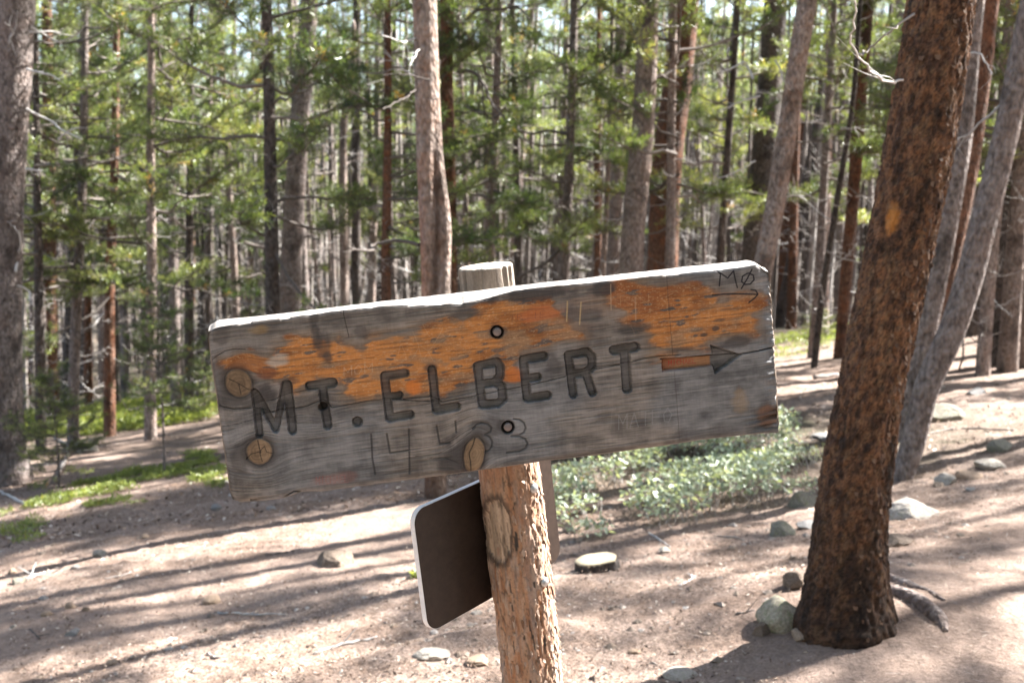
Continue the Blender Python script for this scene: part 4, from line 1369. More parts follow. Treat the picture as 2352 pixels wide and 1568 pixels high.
        cc = cc * (.50 - .22 * sstep(1.4, .2, Z))[..., None] * (1 + 1.0 * om)
        cc = np.vstack([cc.reshape(-1, 3), cc.reshape(-1, 3)[:1], cc.reshape(-1, 3)[-1:]])
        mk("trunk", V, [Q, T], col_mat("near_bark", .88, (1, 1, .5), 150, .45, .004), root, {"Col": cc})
        # bark scales catching the sun along the flank
        A = Acc(); fr = np.random.default_rng(5)
        for i in range(700):
            row = int(fr.uniform(30, 539)); an = fr.normal(-.25, .8)
            ci = int((an % (2 * math.pi)) / (2 * math.pi) * seg) % seg
            p0 = V[row * seg + ci]; ctr = qq[row]
            nn = unit(p0 - ctr); up = np.array([0.1, 0, 1.0]); tt_ = np.cross(up, nn)
            w = fr.uniform(.004, .011); h = fr.uniform(.008, .022); lf = fr.uniform(.001, .006)
            A.add(np.array([p0 - tt_ * w, p0 + tt_ * w, p0 + tt_ * w * .7 - up * h + nn * lf, p0 - tt_ * w * .6 - up * h * .8 + nn * lf]), [(0, 3, 2, 1)], None, fr.random())
        o = A.obj("bark_scales", tint_mat("near_scale", [(0, (.06, .035, .022)), (.5, (.10, .06, .04)), (1, (.16, .105, .07))]), root, False)
        tag(o, kind="stuff")
    else:
        big_ = path[0][2] > 45
        V, Q, T = trunk_geo(pl, rad, 28 if big_ else 14, 150 if big_ else 80, seed, .07, .22)
        if key == 'twist':
            # the bulge and long healed scar low on the trunk
            n_s = 28; ang = np.arange(n_s) / n_s * 2 * math.pi
            VV_ = V[:-2].reshape(150, n_s, 3); cen_ = VV_.mean(1, keepdims=True)
            zz = VV_[:, 0, 2]
            zs = float((Py(1010, 560, b0.y) - b0).z); rel = (zz - zs) / .9
            ph_ = -1.4 + .6 * rel
            dd = (ang[None] - ph_[:, None] + math.pi) % (2 * math.pi) - math.pi
            mod = -.32 * np.exp(-(dd / .33) ** 2) * np.exp(-rel ** 2)[:, None] + .20 * np.exp(-((np.abs(dd) - .8) / .4) ** 2) * np.exp(-(rel * 1.3) ** 2)[:, None]
            VV_ = cen_ + (VV_ - cen_) * (1 + mod[..., None]); V = np.vstack([VV_.reshape(-1, 3), V[-2:]])
        if key == 'twist':
            sc_dark = np.exp(-(dd / .30) ** 2) * np.exp(-rel ** 2)[:, None]
            m0 = V[:-2].reshape(150, n_s, 3)
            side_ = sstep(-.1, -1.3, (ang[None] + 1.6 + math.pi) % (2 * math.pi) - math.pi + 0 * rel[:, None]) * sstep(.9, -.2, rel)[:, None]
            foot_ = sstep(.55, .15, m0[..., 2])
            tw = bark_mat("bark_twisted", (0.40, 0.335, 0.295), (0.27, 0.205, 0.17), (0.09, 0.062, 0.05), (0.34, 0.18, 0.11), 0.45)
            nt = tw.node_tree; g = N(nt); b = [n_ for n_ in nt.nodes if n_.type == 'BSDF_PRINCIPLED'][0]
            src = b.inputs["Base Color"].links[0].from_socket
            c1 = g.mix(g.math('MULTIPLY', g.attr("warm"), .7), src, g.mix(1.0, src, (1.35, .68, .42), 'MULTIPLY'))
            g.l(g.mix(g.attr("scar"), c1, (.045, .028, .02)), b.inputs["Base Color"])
            pad = lambda q_: np.concatenate([q_.ravel(), q_.ravel()[:2]])
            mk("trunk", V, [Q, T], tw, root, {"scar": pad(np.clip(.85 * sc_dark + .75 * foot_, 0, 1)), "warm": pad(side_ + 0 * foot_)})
        else:
            mk("trunk", V, [Q, T], BARK[bk], root)
    # crown well up the trunk, out of the picture for most of them
    ztop = pl[-1][2]
    if Ht > 9:
        cz = max(4.6, ztop * .48)
        kk = int(np.argmin(np.abs(pl[:, 2] - cz)))
        axis_ = Vector(pl[-1] - pl[kk]).normalized()
        pc_ = pl[kk]
        rot = axis_.to_track_quat('Z', 'Y').to_euler()
        m1, m2 = CROWN_TALL[seed % 3]
        scl = ((ztop - pc_[2]) + .6) / 8.5
        az_s = (max(.75, min(1.05, scl * 1.1)),) * 2 + (scl,)
        child("crown", m1, root, pc_, rot, az_s, "stuff"); child("limbs", m2, root, pc_, rot, az_s, "stuff")
    # bare limbs
    nl = {'near': 0, 'left_big': 7, 'behind_near': 3}.get(key, 7)
    for i in range(nl):
        z = hr_.uniform(1.8, 5.2)
        kk = int(np.searchsorted(pl[:, 2], z)); kk = min(max(kk, 1), len(pl) - 1)
        f = (z - pl[kk - 1, 2]) / (pl[kk, 2] - pl[kk - 1, 2] + 1e-6)
        pp = pl[kk - 1] * (1 - f) + pl[kk] * f
        child("branch", LIMBS[hr_.randrange(10)], root, pp, (hr_.uniform(-.3, .3), hr_.uniform(-.2, .5), hr_.uniform(0, 6.28)), hr_.uniform(.3, 1.0))
    HG[key] = (root, b0)

# limbs drawn one by one in the picture, each on its own tree: pixels, width, tone
LIMB_PX = [
    ('left_big', [(60, 250), (110, 275), (148, 302), (190, 322)], 6, .95), ('left_big', [(70, 62), (110, 85), (150, 92), (185, 75)], 5, .8),
    ('left_big', [(66, 75), (120, 72), (150, 80), (195, 60)], 4, .9), ('left_big', [(62, 160), (85, 165), (115, 172), (140, 185)], 6, .9),
    ('left_big', [(135, 320), (160, 300), (185, 292)], 5, 1), ('left_big', [(35, 625), (40, 590), (48, 560), (44, 530)], 7, 1),
    ('left_big', [(40, 655), (60, 665), (68, 690)], 6, 1), ('left_big', [(60, 388), (80, 391), (98, 391)], 6, 1), ('left_big', [(50, 490), (75, 510), (95, 540)], 5, .2),
    ('left_e', [(205, 135), (245, 165), (265, 200), (285, 205), (310, 240)], 5, .9), ('left_e', [(180, 5), (190, 25), (215, 70), (220, 105)], 5, .8),
    ('left_e', [(275, 110), (290, 140), (310, 190), (315, 215), (314, 260)], 6, 1), ('left_e', [(390, 0), (405, 25), (415, 55)], 5, .9),
    ('slim_left', [(385, 280), (400, 250), (425, 228), (450, 235), (470, 250)], 5, .9), ('slim_left', [(500, 450), (508, 430), (520, 420)], 6, 1),
    ('grey_tall', [(620, 245), (600, 260), (560, 285)], 4, .7), ('grey_tall', [(560, 555), (590, 565), (640, 570), (690, 548), (725, 550)], 8, .3),
    ('curved', [(795, 210), (800, 190), (812, 170)], 5, 1), ('curved', [(750, 195), (765, 170), (780, 160)], 5, .9),
    ('twist', [(985, 185), (930, 170), (880, 172)], 4, .1), ('twist', [(962, 562), (920, 552), (870, 560), (840, 575), (800, 570)], 10, .15),
    ('twist', [(955, 205), (930, 225), (900, 240), (880, 250)], 4, .3), ('twist', [(962, 115), (950, 135), (940, 150)], 4, 1),
    ('redback', [(1050, 65), (1090, 28), (1150, 22), (1200, 25), (1215, 45)], 8, .2), ('redback', [(1052, 165), (1085, 165), (1115, 200), (1130, 240), (1160, 270)], 10, .2),
    ('redback', [(1050, 110), (1070, 100), (1078, 88)], 12, 1), ('redback', [(1095, 50), (1110, 90), (1135, 115), (1160, 150)], 5, .3),
    ('redback', [(1045, 255), (1090, 255), (1110, 220)], 5, .2), ('redback', [(1108, 195), (1112, 250), (1140, 300), (1190, 330)], 5, .2),
    ('brown_wide', [(1520, 75), (1535, 100), (1540, 150)], 6, .9), ('right_d', [(1700, 0), (1720, 40), (1760, 50), (1785, 45)], 5, .8),
    ('sunlit_lean', [(1780, 140), (1790, 155), (1800, 185), (1825, 210)], 5, .8), ('sunlit_lean', [(1745, 220), (1700, 235), (1650, 255)], 5, .9),
    ('sunlit_lean', [(1735, 370), (1690, 395), (1650, 410)], 4, .9), ('sunlit_lean', [(1730, 180), (1715, 150), (1690, 152), (1660, 165)], 6, 1),
    ('near', [(2072, 185), (2050, 190), (2010, 170), (1975, 135), (1955, 90), (1965, 40), (1962, 0)], 6, .9), ('near', [(2100, 35), (2060, 60), (2000, 110), (1975, 130)], 6, .6),
    ('right_b', [(1965, 135), (1950, 125), (1930, 160)], 4, .7), ('behind_near', [(2230, 120), (2250, 125), (2280, 175)], 5, .9), ('edge_r', [(2300, 150), (2320, 100), (2352, 60)], 5, .3),
    ('right_a', [(2200, 870), (2212, 800), (2205, 740)], 6, .4),
]
for key, px, w, tone in LIMB_PX:
    root, b0 = HG[key]
    r = np.random.default_rng(len(px) * 7 + px[0][0])
    y = b0.y - .15
    A = Acc()
    pts = [Py(X, Y, y - .12 * i * (1 if r.random() < .7 else -1)) for i, (X, Y) in enumerate(px)]
    dd_ = to_px(pts[0])[2][0]
    q, rr = resample(np.array([np.array(p - b0) for p in pts]), np.linspace(w, w * .45, len(px)) / 2 * dd_ / F, 4 * len(px))
    A.tube(q + r.normal(0, .004, q.shape), rr, 6, tone)
    for j in range(3):
        k = r.integers(2, len(q) - 1); d_ = unit(unit(q[k] - q[k - 1]) + r.normal(0, .6, 3)); l = r.uniform(.1, .3) * np.linalg.norm(q[-1] - q[0]) + .05
        A.tube(np.array([q[k], q[k] + d_ * l * .5, q[k] + d_ * l + r.normal(0, .03, 3)]), [rr[k] * .5, rr[k] * .35, .001], 4, tone)
    A.obj("branch", TWIG, root)

# ------------------------------------------------------------------ younger pines whose boughs fill the middle distance
TR_LOW = [plain_trunk(600 + i, 8.6, .085, k) for i, k in enumerate(('dark', 'grey', 'red', 'pink'))]
TR_TALL = [plain_trunk(610 + i, 14.5, .14, k, .03) for i, k in enumerate(('grey', 'pink', 'grey', 'dark', 'orange', 'red'))]
TR_SNAG = [plain_trunk(620 + i, 9.5, .055, k, .04) for i, k in enumerate(('grey', 'pink', 'orange', 'dark'))]


def low_pine(x, y, i, label, group, sc=1.0):
    root = empty("young_pine", (x, y, float(ground(x, y))))
    r = random.Random(i * 31 + 5)
    root.rotation_euler = (r.uniform(-.04, .04), r.uniform(-.02, .07), 0); root.scale = (sc, sc, sc)
    tag(root, label, "pine tree", group)
    child("trunk", TR_LOW[i % 4], root, (0, 0, 0), (0, 0, r.uniform(0, 6)))
    a = r.uniform(0, 6.28); m1, m2 = CROWN_LOW[(i * 7 + i // 4) % 4]
    child("crown", m1, root, (0, 0, 2.0), (0, 0, a), 1, "stuff"); child("limbs", m2, root, (0, 0, 2.0), (0, 0, a), 1, "stuff")
    child("dead_limbs", LIMBWORK_T[i % 2], root, (0, 0, -.6), (0, 0, a), .7, "stuff")
    return root


def tall_pine(x, y, i, label, group, sc=1.0, lean=0.0):
    root = empty("tall_pine", (x, y, float(ground(x, y))))
    r = random.Random(i * 17 + 3)
    root.rotation_euler = (r.uniform(-.04, .04), lean + r.uniform(-.03, .08), 0); root.scale = (sc, sc, sc)
    tag(root, label, "pine tree", group)
    child("trunk", TR_TALL[i % 6], root, (0, 0, 0), (0, 0, r.uniform(0, 6)))
    a = r.uniform(0, 6.28); m1, m2 = CROWN_TALL[(i * 5 + i // 3) % 3]
    child("crown", m1, root, (0, 0, 6.2), (0, 0, a), 1, "stuff"); child("limbs", m2, root, (0, 0, 6.2), (0, 0, a), 1, "stuff")
    child("dead_limbs", LIMBWORK_T[i % 2], root, (0, 0, .6), (0, 0, a), 1, "stuff")
    return root


def snag(x, y, i, label, group, sc=1.0):
    root = empty("dead_pine", (x, y, float(ground(x, y))))
    r = random.Random(i * 13 + 1)
    root.rotation_euler = (r.uniform(-.08, .08), r.uniform(-.06, .14), r.uniform(0, 6)); root.scale = (sc, sc, sc)
    tag(root, label, "dead tree", group)
    child("trunk", TR_SNAG[i % 4], root)
    child("dead_limbs", LIMBWORK[i % 4], root, (0, 0, 0), (0, 0, r.uniform(0, 6)), 1, "stuff")
    return root


def at(X, d):
    """ground spot under picture column X at depth d"""
    x = (X - 1176) / F * d
    return x, d * CP + 0.3


LOWP = [
    (55, 14.5, .9, "young pine with boughs close beside the large grey-brown pine"), (135, 15.5, 1.1, "bright yellow-green young pine filling the space next to the big edge pine"),
    (225, 17, 1.15, "full young pine with sunlit boughs above the dark pine by the meadow"), (320, 15, 1.05, "sunlit young pine with orange dying tufts behind the sapling"),
    (415, 19, 1.1, "young pine with pale green boughs between the mid-grey and the slim dark pines"), (75, 21, 1.2, "tall young pine behind the big edge pine, mottled by shade"),
    (185, 24, 1.2, "young pine set back among the reddish and grey paired pines"), (540, 22, 1.15, "young pine lit from behind next to the slim dark pine"),
    (610, 12.5, 1.15, "shaded dark green bough-heavy pine beside the tall dark grey trunk"), (760, 27, 1.25, "yellow-green young pine glowing between the tall grey and bent pinkish pines"),
    (880, 12.5, .85, "dark green young pine in shade beside the twisted orange-brown pine"), (1110, 14, .95, "dark young pine standing behind the post head"),
    (1195, 20, 1.1, "green young pine above the plank's middle, half in shade"), (1290, 15, 1.05, "deep green young pine with drooping boughs beside the slender far pine"),
    (1370, 24, 1.2, "tall young pine lit on top behind the thin grey pine"), (1545, 14, 1.0, "green young pine whose sprays screen the broad brown pine"),
    (1650, 19, 1.1, "shaded young pine with bare lower twigs behind the tan leaning pine"), (1880, 17, 1.05, "young pine with sunlit tufts between the leaning tan and slim reddish pines"),
    (2030, 24, 1.15, "dim young pine deep behind the slim reddish pine"), (2290, 12.5, 1.05, "brightly lit young pine leaning its boughs over the dark brown pine"),
    (2360, 17, 1.1, "young pine with bright tufts behind the grey pine by the edge"), (980, 25, 1.2, "yellow-green young pine lit behind the twisted pine"),
    (690, 33, 1.3, "pale young pine far behind the tall dark grey trunk"), (460, 28, 1.25, "young pine far behind the plank's squared end, full of light"),
]
for i, (X, d, sc, lab) in enumerate(LOWP):
    x, y = at(X, d)
    low_pine(x, y, i, lab, "young pines filling the middle distance", sc)

# ------------------------------------------------------------------ the woods behind
placed = [(p.x, p.y) for _, p in HG.values()] + [at(X, d) for X, d, *_ in LOWP]
wr_ = random.Random(21)
LAB = {
    'tall': ["tall slender pine far back in the open stand left of the sign", "tall slender pine far back behind the plank, one trunk among many", "tall slender pine deep in the dark stand uphill"],
    'snag': ["bare grey dead pine bristling with twigs far back left of the sign", "bare grey dead pine bristling with twigs far back behind the plank", "bare grey dead pine bristling with twigs in the dark stand uphill"],
    'low': ["bushy light green pine far back left of the sign", "bushy light green pine far back behind the plank", "bushy shaded pine far back in the stand uphill"],
}
GRP = {
    'tall': ["distant tall pines left of the sign", "distant tall pines behind the plank", "distant tall pines uphill"],
    'snag': ["distant dead pines left of the sign", "distant dead pines behind the plank", "distant dead pines uphill"],
    'low': ["distant bushy pines left of the sign", "distant bushy pines behind the plank", "distant bushy pines uphill"],
}


MARKS = [(28, "big edge pine"), (255, "meadow pine"), (475, "slim dark pine"), (680, "tall grey pine"), (790, "thin bent pine"), (985, "twisted pine"), (1150, "post head"),
         (1290, "slender sunlit pine"), (1420, "thin grey pine"), (1475, "pale pink-grey pine"), (1550, "broad brown pine"), (1740, "straight grey-brown pine"), (1790, "tan leaning pine"), (1965, "slim reddish pine"), (2080, "stout dark pine"), (2300, "dark brown pine")]


def far_label(kind, k, X, d):
    what = {'tall': ("grey", "pinkish", "ash-grey", "dark", "tan", "reddish")[k % 6] + " tall pine", 'snag': ("grey", "pinkish", "tan", "dark")[k % 4] + " bare dead pine", 'low': ("dark-stemmed", "grey-stemmed", "reddish-stemmed", "pink-stemmed")[k % 4] + " bushy pine"}[kind]
    how = "mid-distance" if d < 24 else ("distant" if d < 34 else ("far-off" if d < 48 else "farthest-off"))
    a = [m for m in MARKS if m[0] < X]; b = [m for m in MARKS if m[0] >= X]
    if not a: return f"{how} {what} just outside the {b[0][1]}"
    if not b: return f"{how} {what} beyond the {a[-1][1]}"
    if X - a[-1][0] < 22: return f"{how} {what} almost behind the {a[-1][1]}"
    if b[0][0] - X < 22: return f"{how} {what} close beside the {b[0][1]}"
    return f"{how} {what} between the {a[-1][1]} and the {b[0][1]}"


def scatter(kind, n, dlo, dhi, xlo, xhi, mind, fn, s0, s1):
    c = 0; tries = 0
    while c < n and tries < n * 60:
        tries += 1
        X = wr_.uniform(xlo, xhi); d = dlo + (dhi - dlo) * wr_.random() ** .8
        x, y = at(X, d)
        if any((x - a) ** 2 + (y - b) ** 2 < mind ** 2 for a, b in placed): continue
        placed.append((x, y)); z = 0 if X < 480 else (1 if X < 1780 else 2)
        k = 100 + len(placed)
        fn(x, y, k, far_label(kind, k, X, d), GRP[kind][z], wr_.uniform(s0, s1)); c += 1


scatter('tall', 26, 17, 34, -60, 2410, 1.2, tall_pine, .75, 1.05)
scatter('tall', 46, 34, 66, -60, 2410, 1.3, tall_pine, .85, 1.15)
scatter('snag', 84, 14, 45, -40, 2400, .9, snag, .7, 1.1)
scatter('low', 44, 30, 62, -60, 2410, 1.4, low_pine, 1.0, 1.4)

# pines of the same stand just outside the picture, uphill towards the sun, whose shade falls across the trail
SH_T = [(5.2, 8.6), (5.9, 12.9), (4.75, 12.6), (7.6, 13.9), (6.9, 14.0), (8.4, 10.2), (7.7, 13.0), (6.3, 13.3), (9.6, 8.2), (12.0, 10.5), (7.2, 3.4), (11.2, 5.2), (9.6, 3.2), (5.9, 2.0), (-1.0, -5.5), (2.6, -6.0), (-4.6, -4.4), (6.0, -3.0), (-7.0, 1.0), (-6.0, 5.0), (-8.5, 4.0)]
for i, (x, y) in enumerate(SH_T):
    o = tall_pine(x, y, 300 + i, "tall pine of the same stand just outside the photograph, shading the trail", "pines shading the trail", .85)
    if y > 9.5:                                       # second crown added on these unseen pines to thicken their shade
        cr = [c for c in o.children if c.name.startswith("crown")][0]
        child("crown", CROWN_TALL[(i + 1) % 3][0], o, (0, 0, 5.9), (0, 0, i * 1.3), 1.1, "stuff")

for i, (x, y) in enumerate([(5.95, 11.9), (6.7, 12.5)]):
    low_pine(x, y, 340 + i, "bushy pine of the same stand just outside the photograph, shading the trail", "pines shading the trail", 1.15)

# far-off wood that reads as one mass
r = np.random.default_rng(99)
Cs, Ds, Ls, Ts = [], [], [], []
A = Acc()
for i in range(1050):
    X = r.uniform(-250, 2600); d = r.uniform(27, 66); x, y = at(X, d); z = float(ground(x, y)); H = r.uniform(6, 13)
    A.tube(np.array([[x, y, z], [x + r.normal(.2, .3), y, z + H]]), [r.uniform(.035, .10), .02], 5, r.uniform(.0, .7))
    for j in range(5):
        q = z + r.uniform(.5, 5); e = r.normal(0, .5, 3)
        A.tube(np.array([[x, y, q], [x, y, q] + e, [x, y, q] + e * 1.8 + [0, 0, .3]]), [.018, .014, .005], 3, r.uniform(.2, 1))
for i in range(430):
    X = r.uniform(-250, 2600); d = 62 + 88 * r.random() ** .8; x, y = at(X, d); z = float(ground(x, y)); H = r.uniform(11, 17)
    A.tube(np.array([[x, y, z], [x + .2, y, z + H]]), [.16, .04], 5, r.uniform(.2, .6))
    for j in range(52):
        f = r.random() ** .85; rad_ = 2.0 * (1 - f) + .3
        a_ = r.uniform(0, 6.28); q = rad_ * math.sqrt(r.random())
        Cs.append((x + q * math.cos(a_), y + q * math.sin(a_), z + .6 + (H - .6) * f)); Ds.append(unit(np.array([math.cos(a_), math.sin(a_), .3]))); Ls.append(.5); Ts.append(r.uniform(.2, .9))
V, Q, T = needles(r, np.array(Cs), np.array(Ds), np.array(Ls), 5, .55, .12, np.array(Ts))
fw = mk("far_woods", V, Q, NEEDLE, None, {"tint": T}, False)
tag(fw, "far wood of pines closing the view behind the stand", kind="stuff")
o = A.obj("far_trunks", TWIG, fw); tag(o, kind="stuff")

# the same wood goes on behind the viewer, as one mass
Cs, Ds, Ls, Ts = [], [], [], []
A = Acc()
for i in range(70):
    an = r.uniform(math.pi * 1.02, math.pi * 1.98); q_ = r.uniform(8, 20); x, y = q_ * math.cos(an), q_ * math.sin(an); z = float(ground(x, y)); H = r.uniform(8, 14)
    A.tube(np.array([[x, y, z - .2], [x + .2, y, z + H]]), [.15, .04], 6, r.uniform(.1, .5))
    for j in range(70):
        f = r.random(); rad_ = 1.9 * (1 - f) + .3
        a_ = r.uniform(0, 6.28); q = rad_ * math.sqrt(r.random())
        Cs.append((x + q * math.cos(a_), y + q * math.sin(a_), z + 1.6 + (H - 1.6) * f)); Ds.append(unit(np.array([math.cos(a_), math.sin(a_), .3]))); Ls.append(.5); Ts.append(r.uniform(.2, .9))
V, Q, T = needles(r, np.array(Cs), np.array(Ds), np.array(Ls), 7, .5, .10, np.array(Ts))
fw = mk("woods_behind", V, Q, NEEDLE, None, {"tint": T}, False)
tag(fw, "pine wood continuing behind the viewer", kind="stuff")
o = A.obj("woods_behind_trunks", TWIG, fw); tag(o, kind="stuff")

# ------------------------------------------------------------------ saplings and low growth
def sapling(px, sc, i, label, h0=.55, sx=1.0):
    p = hit(*px)
    root = empty("pine_sapling", p); root.scale = (sc * sx, sc * sx, sc)
    tag(root, label, "sapling")
    V, Q, T = trunk_geo(np.array([[0, 0, -.1], [.01, .01, h0], [.0, .02, h0 + .9], [.01, 0, h0 + 1.8]]), [.02, .016, .010, .004], 8, 24, i, .08)
    mk("trunk", V, [Q, T], BARK['grey'], root)
    m1, m2 = CROWN_SMALL[i % 3]
    child("crown", m1, root, (0, 0, h0), (0, 0, i), 1, "stuff"); child("limbs", m2, root, (0, 0, h0), (0, 0, i), 1, "stuff")


sapling((378, 1090), .74, 0, "slim pine sapling with a bare stem and tufted green crown in the meadow strip", 1.0, 1.05)
sapling((135, 1120), .62, 1, "low bushy pine sapling beside the foot of the large edge pine", .25, 1.2)
sapling((40, 1105), .50, 2, "small bright pine sapling against the foot of the large edge pine", .35, 1.3)
sapling((470, 960), .55, 1, "small pine sapling by the plank's squared end", .2, 1.2)
sapling((1880, 800), .4, 2, "tiny pine sapling in the litter past the arrow end", .1, 1.2)


def leafage(name, label, region, n, h, leaf, mat, parent=None, stems=True, seed=1, aspect=.5, lie=.5, dens=None):
    """low plants in a patch of ground given by a picture outline"""
    r = np.random.default_rng(seed)
    pts = [hit(*p) for p in region]
    poly = np.array([(p.x, p.y) for p in pts])
    lo, hi = poly.min(0), poly.max(0)
    acc = []
    while len(acc) < n:
        c = r.uniform(lo, hi, (n * 2, 2))
        sd_ = poly_sd(c[:, 0], c[:, 1], [q for q in poly]) + .5 * (fbm(c[:, 0] * 2.2, c[:, 1] * 2.2, seed=seed) - .5)
        c = c[(sd_ < 0) & (vnoise(c[:, 0] * 3, c[:, 1] * 3, seed=seed + 5) > (dens or .25))]
        acc += list(c)
    c = np.array(acc[:n])
    gz = ground(c[:, 0], c[:, 1])
    hh = h * (.35 + .9 * vnoise(c[:, 0] * 1.6, c[:, 1] * 1.6, seed=seed + 9)) * r.uniform(.15, 1, n) ** .6
    base = np.stack([c[:, 0], c[:, 1], gz + hh], 1)
    az = r.uniform(0, 6.28, n); el = r.normal(.15, lie, n)
    d_ = np.stack([np.cos(az) * np.cos(el), np.sin(az) * np.cos(el), np.sin(el)], 1)
    sd = unit(np.cross(d_, unit(r.normal(size=(n, 3)) * .5 + np.array([0, 0, 1.0]))))
    L = (leaf * r.uniform(.4, 1.4, n))[:, None]; W_ = L * aspect
    fold = np.cross(sd, d_) * L * .08
    V = np.stack([base, base + d_ * L * .3 + sd * W_ * .42 + fold, base + d_ * L * .7 + sd * W_ * .38 + fold, base + d_ * L, base + d_ * L * .7 - sd * W_ * .38 + fold, base + d_ * L * .3 - sd * W_ * .42 + fold], 1).reshape(-1, 3)
    i = np.arange(n) * 6
    Q = np.concatenate([np.stack([i, i + 1, i + 2, i + 3], 1), np.stack([i, i + 3, i + 4, i + 5], 1)])
    tt = np.clip(r.normal(.5, .2, n), 0, .93); tt[r.random(n) < .02] = 1
    o = mk(name, V, Q, mat, parent, {"tint": np.repeat(tt, 6)}, False)
    tag(o, label, None, None, "stuff")
    if stems:
        A = Acc()
        for k in r.choice(n, n // 9, replace=False):
            b = np.array([c[k, 0] + r.normal(0, .05), c[k, 1] + r.normal(0, .05), gz[k]])
            A.tube(np.array([b, (b + base[k]) / 2 + r.normal(0, .02, 3), base[k]]), [.003, .0025, .0015], 3, r.uniform(.3, .9))
        s_o = A.obj("stems", TWIG, o); tag(s_o, kind="stuff")
    return o


shrub = leafage("low_shrubs", "knee-high patch of pale green leafy shrubs behind the post and under the plank",
                [(1240, 1210), (1300, 1245), (1420, 1235), (1520, 1225), (1640, 1180), (1760, 1165), (1800, 1120), (1850, 1080), (1830, 1020), (1700, 985), (1500, 960), (1300, 950), (1090, 985), (1150, 1080)], 17000, .27, .044, LEAF, seed=31, dens=.34)
leafage("low_shrubs", "sparse pale green leafy shoots in the litter near the mossy stones beside the stout pine",
        [(1760, 1150), (1880, 1150), (1890, 1060), (1800, 1010), (1740, 1060)], 900, .16, .03, LEAF, seed=32, dens=.4)
leafage("grass", "bright sunlit strip of low green growth beyond the shaded ground",
        [(60, 1010), (200, 1000), (330, 985), (480, 965), (520, 930), (470, 905), (330, 915), (200, 930), (60, 950)], 36000, .09, .11, GRASSM, stems=False, seed=33, aspect=.16, lie=.6)
leafage("grass", "green ground cover in the shade between the meadow strip and the trail",
        [(60, 1210), (180, 1185), (300, 1160), (440, 1140), (520, 1110), (500, 1050), (430, 1040), (330, 1075), (180, 1110), (90, 1150)], 7000, .05, .05, GRASSM, stems=False, seed=34, aspect=.25, dens=.46)
leafage("grass", "small green tuft on the trail bank just left of the brown panel",
        [(925, 1345), (965, 1350), (980, 1310), (935, 1305)], 160, .05, .035, GRASSM, stems=False, seed=35, aspect=.4)
leafage("grass", "patchy green moss and grass among the far trunks past the arrow end",
        [(1775, 830), (1900, 800), (1960, 790), (1950, 740), (1780, 770)], 3500, .08, .07, GRASSM, stems=False, seed=36, aspect=.2)
leafage("grass", "thin green plants dotted along the shaded trail edge at the picture's corner",
        [(0, 1260), (90, 1240), (120, 1200), (60, 1170), (0, 1180)], 700, .06, .04, GRASSM, stems=False, seed=37, aspect=.3, dens=.55)

# ------------------------------------------------------------------ stones
def stone(seed, flat=.6, ang=.5):
    me = bpy.data.meshes.new("stone")
    import bmesh
    bm = bmesh.new(); bmesh.ops.create_icosphere(bm, subdivisions=4, radius=1.0)
    co = np.array([v.co[:] for v in bm.verts])
    r = np.random.default_rng(seed)
    for k in range(9):                                # knock facets off
        n_ = unit(r.normal(size=3)); lim = r.uniform(.55, .9)
        dd = co @ n_; co = co - np.outer(np.clip(dd - lim, 0, None) * (ang * 1.6 if ang < .6 else 1.0), n_)
    co = co * (1 + .12 * (fbm(co[:, 0] * 2 + seed, co[:, 1] * 2, co[:, 2] * 2, seed=seed) - .5)[:, None] * 2)
    co = co * (1 + .03 * (fbm(co[:, 0] * 9 + seed, co[:, 1] * 9, co[:, 2] * 9, seed=seed + 2) - .5)[:, None] * 2)
    co[:, 2] *= flat
    for v, c in zip(bm.verts, co): v.co = c
    for f in bm.faces: f.smooth = ang < .45
    bm.to_mesh(me); bm.free()
    return me


